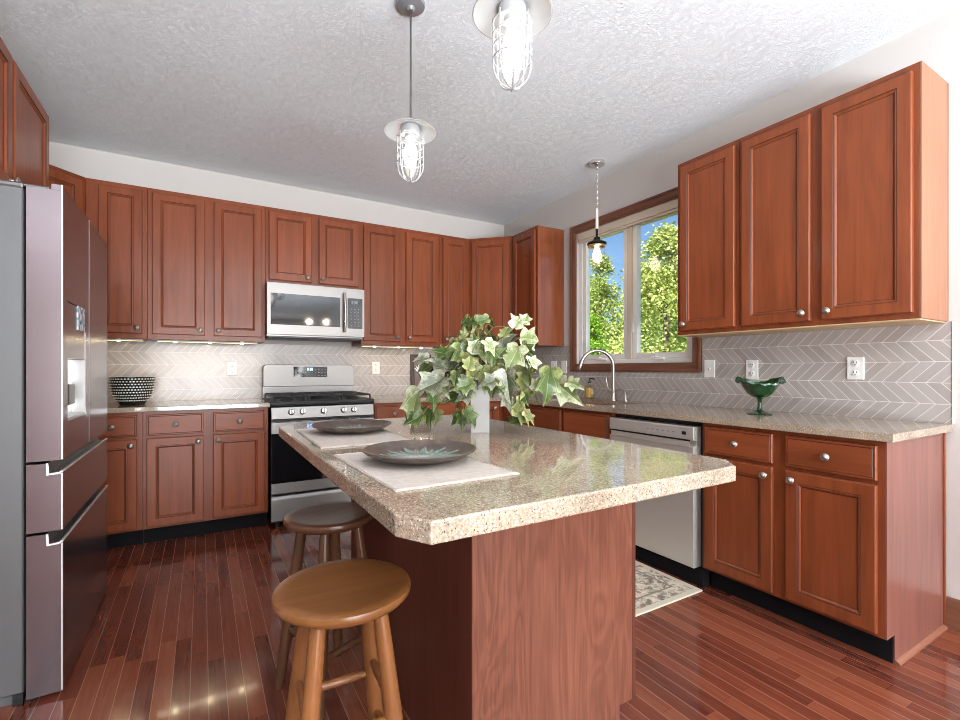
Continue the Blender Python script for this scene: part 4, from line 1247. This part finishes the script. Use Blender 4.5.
right = Vector((.8617, -.5075, 0)); fwd = Vector((.5075, .8617, 0)); upv = Vector((0, 0, 1))
def leaf(c, L, ang, kind, nrm, droop):
    """c = leaf centre, ang = direction of the tip in the facing plane (degrees)"""
    n = nrm.normalized()
    a = R(ang)
    t = right * math.cos(a) + upv * math.sin(a)
    t = (t - n * t.dot(n)).normalized()
    s = t.cross(n)
    base = c - t * L * .5
    fold = rnd.uniform(.10, .60); k1 = rnd.uniform(.72, 1.0); wv = rnd.uniform(-.06, .06)
    def P(x, y):
        z = fold * abs(x) * .9 - droop * (y - .3) ** 2 + wv * math.sin(6 * y + 3 * x) + .05 * math.sin(9 * abs(x))
        return base + (s * x * k1 + t * y + n * z) * L
    o = iv.location
    for sg in (1, -1):
        pts = [(sg * x, y) for x, y in HALF]
        mid = [(0, y) for y in MIDY[1:-1]]
        ring = pts + [(0, y) for y in MIDY[1:-1][::-1]]
        vv = [lb.verts.new(P(x, y) - o) for x, y in ring]
        # fan the outline against the midrib
        nh = len(pts)
        mids = {y: vv[nh + i] for i, y in enumerate(MIDY[1:-1][::-1])}
        my = [0] + MIDY[1:-1] + [1.08]
        mv = [vv[0]] + [mids[y] for y in MIDY[1:-1]] + [vv[nh - 1]]
        j = 0
        own = [0, 0, 1, 1, 1, 2, 2, 3, 3, 3, 4, 5]
        def F(vs_, uvs):
            if len(set(vs_)) < 3: return
            f = lb.faces.new(vs_); f.material_index = LK.index(kind); f.smooth = True
            for lp, u_ in zip(f.loops, uvs): lp[uvl].uv = u_
        for i in range(nh - 1):
            m0, m1 = own[i], own[i + 1]
            F([vv[i], vv[i + 1], mv[m0]], [pts[i], pts[i + 1], (0, my[m0])])
            if m1 != m0: F([vv[i + 1], mv[m1], mv[m0]], [pts[i + 1], (0, my[m1]), (0, my[m0])])
    return base
def stem(p, q, r=.0017):
    o = iv.location
    h = max(p.z, q.z) + .05 + .08 * rnd.random()
    out = (q - p); out.z = 0
    m1 = p + out * .25 + Vector((0, 0, max(.06, (h - p.z))))
    m2 = q - out * .15 + Vector((0, 0, .06 if q.z < p.z else -.03))
    tube(sb, [x - o for x in bez(p, m1, m2, q, 9)], r, 5)
for x, y, z, L, ang, kd in IVY:
    c = Vector((x, y, max(z, .922 + L * .62)))
    n = -fwd + right * rnd.uniform(-.9, .9) + upv * rnd.uniform(-.2, .95)
    bs = leaf(c, L, ang, kd, n, rnd.uniform(.1, .5))
    stem(vc + Vector((rnd.uniform(-.03, .03), rnd.uniform(-.03, .03), -.02)), bs)
for k in range(105):      # fuller body of the arrangement, all round the vase mouth
    a, q = rnd.random() * 2 * PI, rnd.random()
    rr = .03 + .20 * q
    c = vc + Vector((rr * math.cos(a), rr * math.sin(a), .15 * (1 - q) + rnd.uniform(-.06, .11)))
    n = Vector((math.cos(a), math.sin(a), .5)) + Vector((rnd.uniform(-.4, .4), rnd.uniform(-.4, .4), 0))
    bs = leaf(c, rnd.uniform(.040, .082), rnd.choice((-90, -60, -120, 200, -20, 80)), rnd.choice('cggygggsy'), n, rnd.uniform(.1, .5))
    stem(vc + Vector((rnd.uniform(-.03, .03), rnd.uniform(-.03, .03), -.02)), bs)
obj('leaves', lb, [LEAF[k] for k in LK], iv)
obj('stems', sb, plain('ivy_stem', (.24, .16, .06), .6), iv, True)

# ------------------------------------------------------------------ things on the worktops
bw = empty('serving_bowl', (-3.298, -.30, .9145), 0, 'black and white dotted bowl on the left worktop', 'bowl')
BP = [(.0, 0), (.072, 0), (.078, .012), (.098, .040), (.116, .080), (.126, .125), (.131, .176), (.134, .188)]
b = BM()
lathe(b, BP + [(.128, .188), (.121, .125), (.109, .080), (.090, .040), (.06, .016), (0, .014)], seg=48)
def mk_bowl():
    m = Mat('glossy_black_ceramic').set(color=(.010, .009, .009), rough=.2, coat=.4)
    return m.m
obj('shell', b, mk_bowl(), bw, True)
b = BM()
for i in range(9):
    z = .030 + i * .0185
    for (ra, za), (rb_, zb) in zip(BP, BP[1:]):
        if za <= z <= zb: r0 = ra + (rb_ - ra) * (z - za) / max(1e-6, zb - za)
    nn = 42
    for k in range(nn):
        a = 2 * PI * (k + .5 * (i % 2)) / nn
        c = Vector((r0 * math.cos(a), r0 * math.sin(a), z))
        u = Vector((math.cos(a), math.sin(a), 0)); s = Vector((-u.y, u.x, 0))
        w, h, t = .0066 * r0 / .13 + .0008, .0062, .0035
        ctr = b.verts.new(c + u * t)
        rg_ = [b.verts.new(c + s * w * math.cos(q) + Vector((0, 0, h * math.sin(q))) - u * .001 + u * (z - .03) * .0) for q in [2 * PI * e_ / 8 for e_ in range(8)]]
        for e_ in range(8): b.faces.new((rg_[e_], rg_[(e_ + 1) % 8], ctr))
o = obj('raised_dots', b, plain('white_glaze_dots', (.78, .76, .70), .3), bw, True, label='rows of raised white dots')
o['kind'] = 'stuff'

gl = Mat('emerald_glass').set(color=(.012, .20, .045), rough=.06, coat=.5, spec=.6)
gn = gl.noise(gl.coord('Object'), 40, 2)
gl.color(gl.ramp(gn, [(.3, (.001, .014, .004)), (.7, (.005, .085, .020))]))
gl.bump(gl.node('ShaderNodeTexVoronoi', {'Vector': gl.coord('Object'), 'Scale': 60.0}).outputs['Distance'], .5, .004)
gl.set(trans=.12)
cm = empty('glass_compote', (-.262, -2.925, .9145), R(-32), 'green pressed-glass compote on the right worktop', 'compote')
b = BM(); lathe(b, [(0, 0), (.060, 0), (.062, .003), (.045, .009), (.022, .016), (.013, .024), (0, .024)], seg=24)
obj('foot', b, gl.m, cm, True)
b = BM(); lathe(b, [(0, .022), (.012, .022), (.0135, .032), (.0105, .042), (.0115, .078), (.018, .088), (0, .09)], seg=12)
obj('stem', b, gl.m, cm, True)
b = BM()
SEG = 56
rows_o, rows_i = [], []
for j, (rr, zz, fl) in enumerate(((.016, .086, 0), (.045, .094, .02), (.072, .112, .1), (.092, .138, .35), (.108, .160, .8), (.122, .170, 1.0), (.126, .166, 1.2))):
    ro, ri = [], []
    for k in range(SEG):
        a = 2 * PI * k / SEG
        pull = abs(math.cos(a)) ** 4
        r = rr * .86 * (1 + fl * (.16 * pull + .04 * math.cos(12 * a))) * (1 - fl * .12 * (1 - abs(math.cos(a))))
        z = zz + fl * pull * (0, 0, .002, .012, .024, .022, .002)[j] + fl * (0 + .006 * math.cos(2 * a)) + fl * .003 * math.cos(12 * a)
        ro.append(b.verts.new((r * math.cos(a), r * math.sin(a), z)))
        ri.append(b.verts.new((max(.004, r - .005) * math.cos(a), max(.004, r - .005) * math.sin(a), z + .004)))
    rows_o.append(ro); rows_i.append(ri)
for rows in (rows_o, rows_i):
    for A, B in zip(rows, rows[1:]):
        for k in range(SEG): b.faces.new((A[k], A[(k + 1) % SEG], B[(k + 1) % SEG], B[k]))
for k in range(SEG):
    b.faces.new((rows_o[-1][k], rows_o[-1][(k + 1) % SEG], rows_i[-1][(k + 1) % SEG], rows_i[-1][k]))
b.faces.new(rows_o[0]); b.faces.new(rows_i[0])
obj('bowl', b, gl.m, cm, True)

# framed picture leaning on the back tiles, behind the ivy
pf = empty('framed_print', (-1.005, -.040, .9145), 0, 'dark framed print with a white flower leaning on the back tiles behind the ivy', 'picture')
b = cells(BM(), [-.11, -.075, .075, .11], [0, .035, .355, .39], lambda i, j: not (i == 1 and j == 1), -.018, 0, 'xz')
o1 = obj('frame', b, plain('dark_brown_frame', (.055, .032, .025), .4), pf)
ar = obj('print', box(BM(), -.075, -.008, .035, .075, -.004, .355), plain('dim_print_ground', (.17, .12, .11), .5), pf)
b = BM()
for k in range(7):
    a = R(40 + k * 17)
    u = Vector((math.cos(a), 0, math.sin(a))); s = Vector((-u.z, 0, u.x)); c = Vector((0, -.0086, .20))
    v = [b.verts.new(c + u * t + s * w) for t, w in ((0, 0), (.05, .012), (.10, 0), (.05, -.012))]
    b.faces.new(v)
obj('flower', b, plain('white_petals', (.7, .7, .72), .5), ar, label='white petals')
pf.rotation_euler = (R(-4.5), 0, 0)

# ------------------------------------------------------------------ rug in front of the sink
def mk_rug():
    m = Mat('faded_persian_wool').set(rough=.95)
    v = m.coord('Object')
    n1 = m.noise(v, 26, 3, .6, .8)
    vo = m.node('ShaderNodeTexVoronoi', {'Vector': v, 'Scale': 22.0}, feature='F1')
    sp_ = m.node('ShaderNodeSeparateColor', {0: vo.outputs['Color']})
    c = m.ramp(n1, [(.36, (.20, .16, .13)), (.46, (.42, .35, .26)), (.55, (.62, .54, .42)), (.7, (.70, .64, .52))])
    sp1 = m.math('MULTIPLY', m.math('LESS_THAN', vo.outputs['Distance'], .34), m.math('LESS_THAN', sp_.outputs[0], .5))
    c = m.mix(m.math('MULTIPLY', sp1, .8), c, m.ramp(sp_.outputs[1], [(.0, (.13, .13, .15)), (.4, (.30, .14, .09)), (.7, (.26, .28, .26)), (1, (.45, .30, .16))], 'CONSTANT'))
    xy = m.node('ShaderNodeSeparateXYZ', {0: v})
    ex = m.math('SUBTRACT', .315, m.math('ABSOLUTE', xy.outputs[0]))
    ey = m.math('SUBTRACT', .80, m.math('ABSOLUTE', xy.outputs[1]))
    e = m.math('MINIMUM', ex, ey)
    c = m.mix(m.math('LESS_THAN', e, .03), c, (.64, .56, .44))
    line = m.math('MULTIPLY', m.math('GREATER_THAN', e, .10), m.math('LESS_THAN', e, .112))
    c = m.mix(line, c, (.24, .20, .17))
    m.color(c)
    m.bump(m.noise(v, 300, 2), .4, .003)
    return m.m
ru = empty('runner_rug', (-.95, -2.035, .0005), 0, 'cream patterned rug on the floor in front of the dishwasher', 'rug')
b = BM(); box(b, -.314, -.80, 0, .314, .80, .008, .002)
obj('pile', b, mk_rug(), ru)
b = BM(); q = .0045
pts = [(-.314, -.80, q), (.314, -.80, q), (.314, .80, q), (-.314, .80, q)]
for a, c_ in zip(pts, pts[1:] + pts[:1]): tube(b, [a, c_], .0044, 6)
obj('binding', b, plain('rug_binding', (.66, .58, .45), .9), ru)
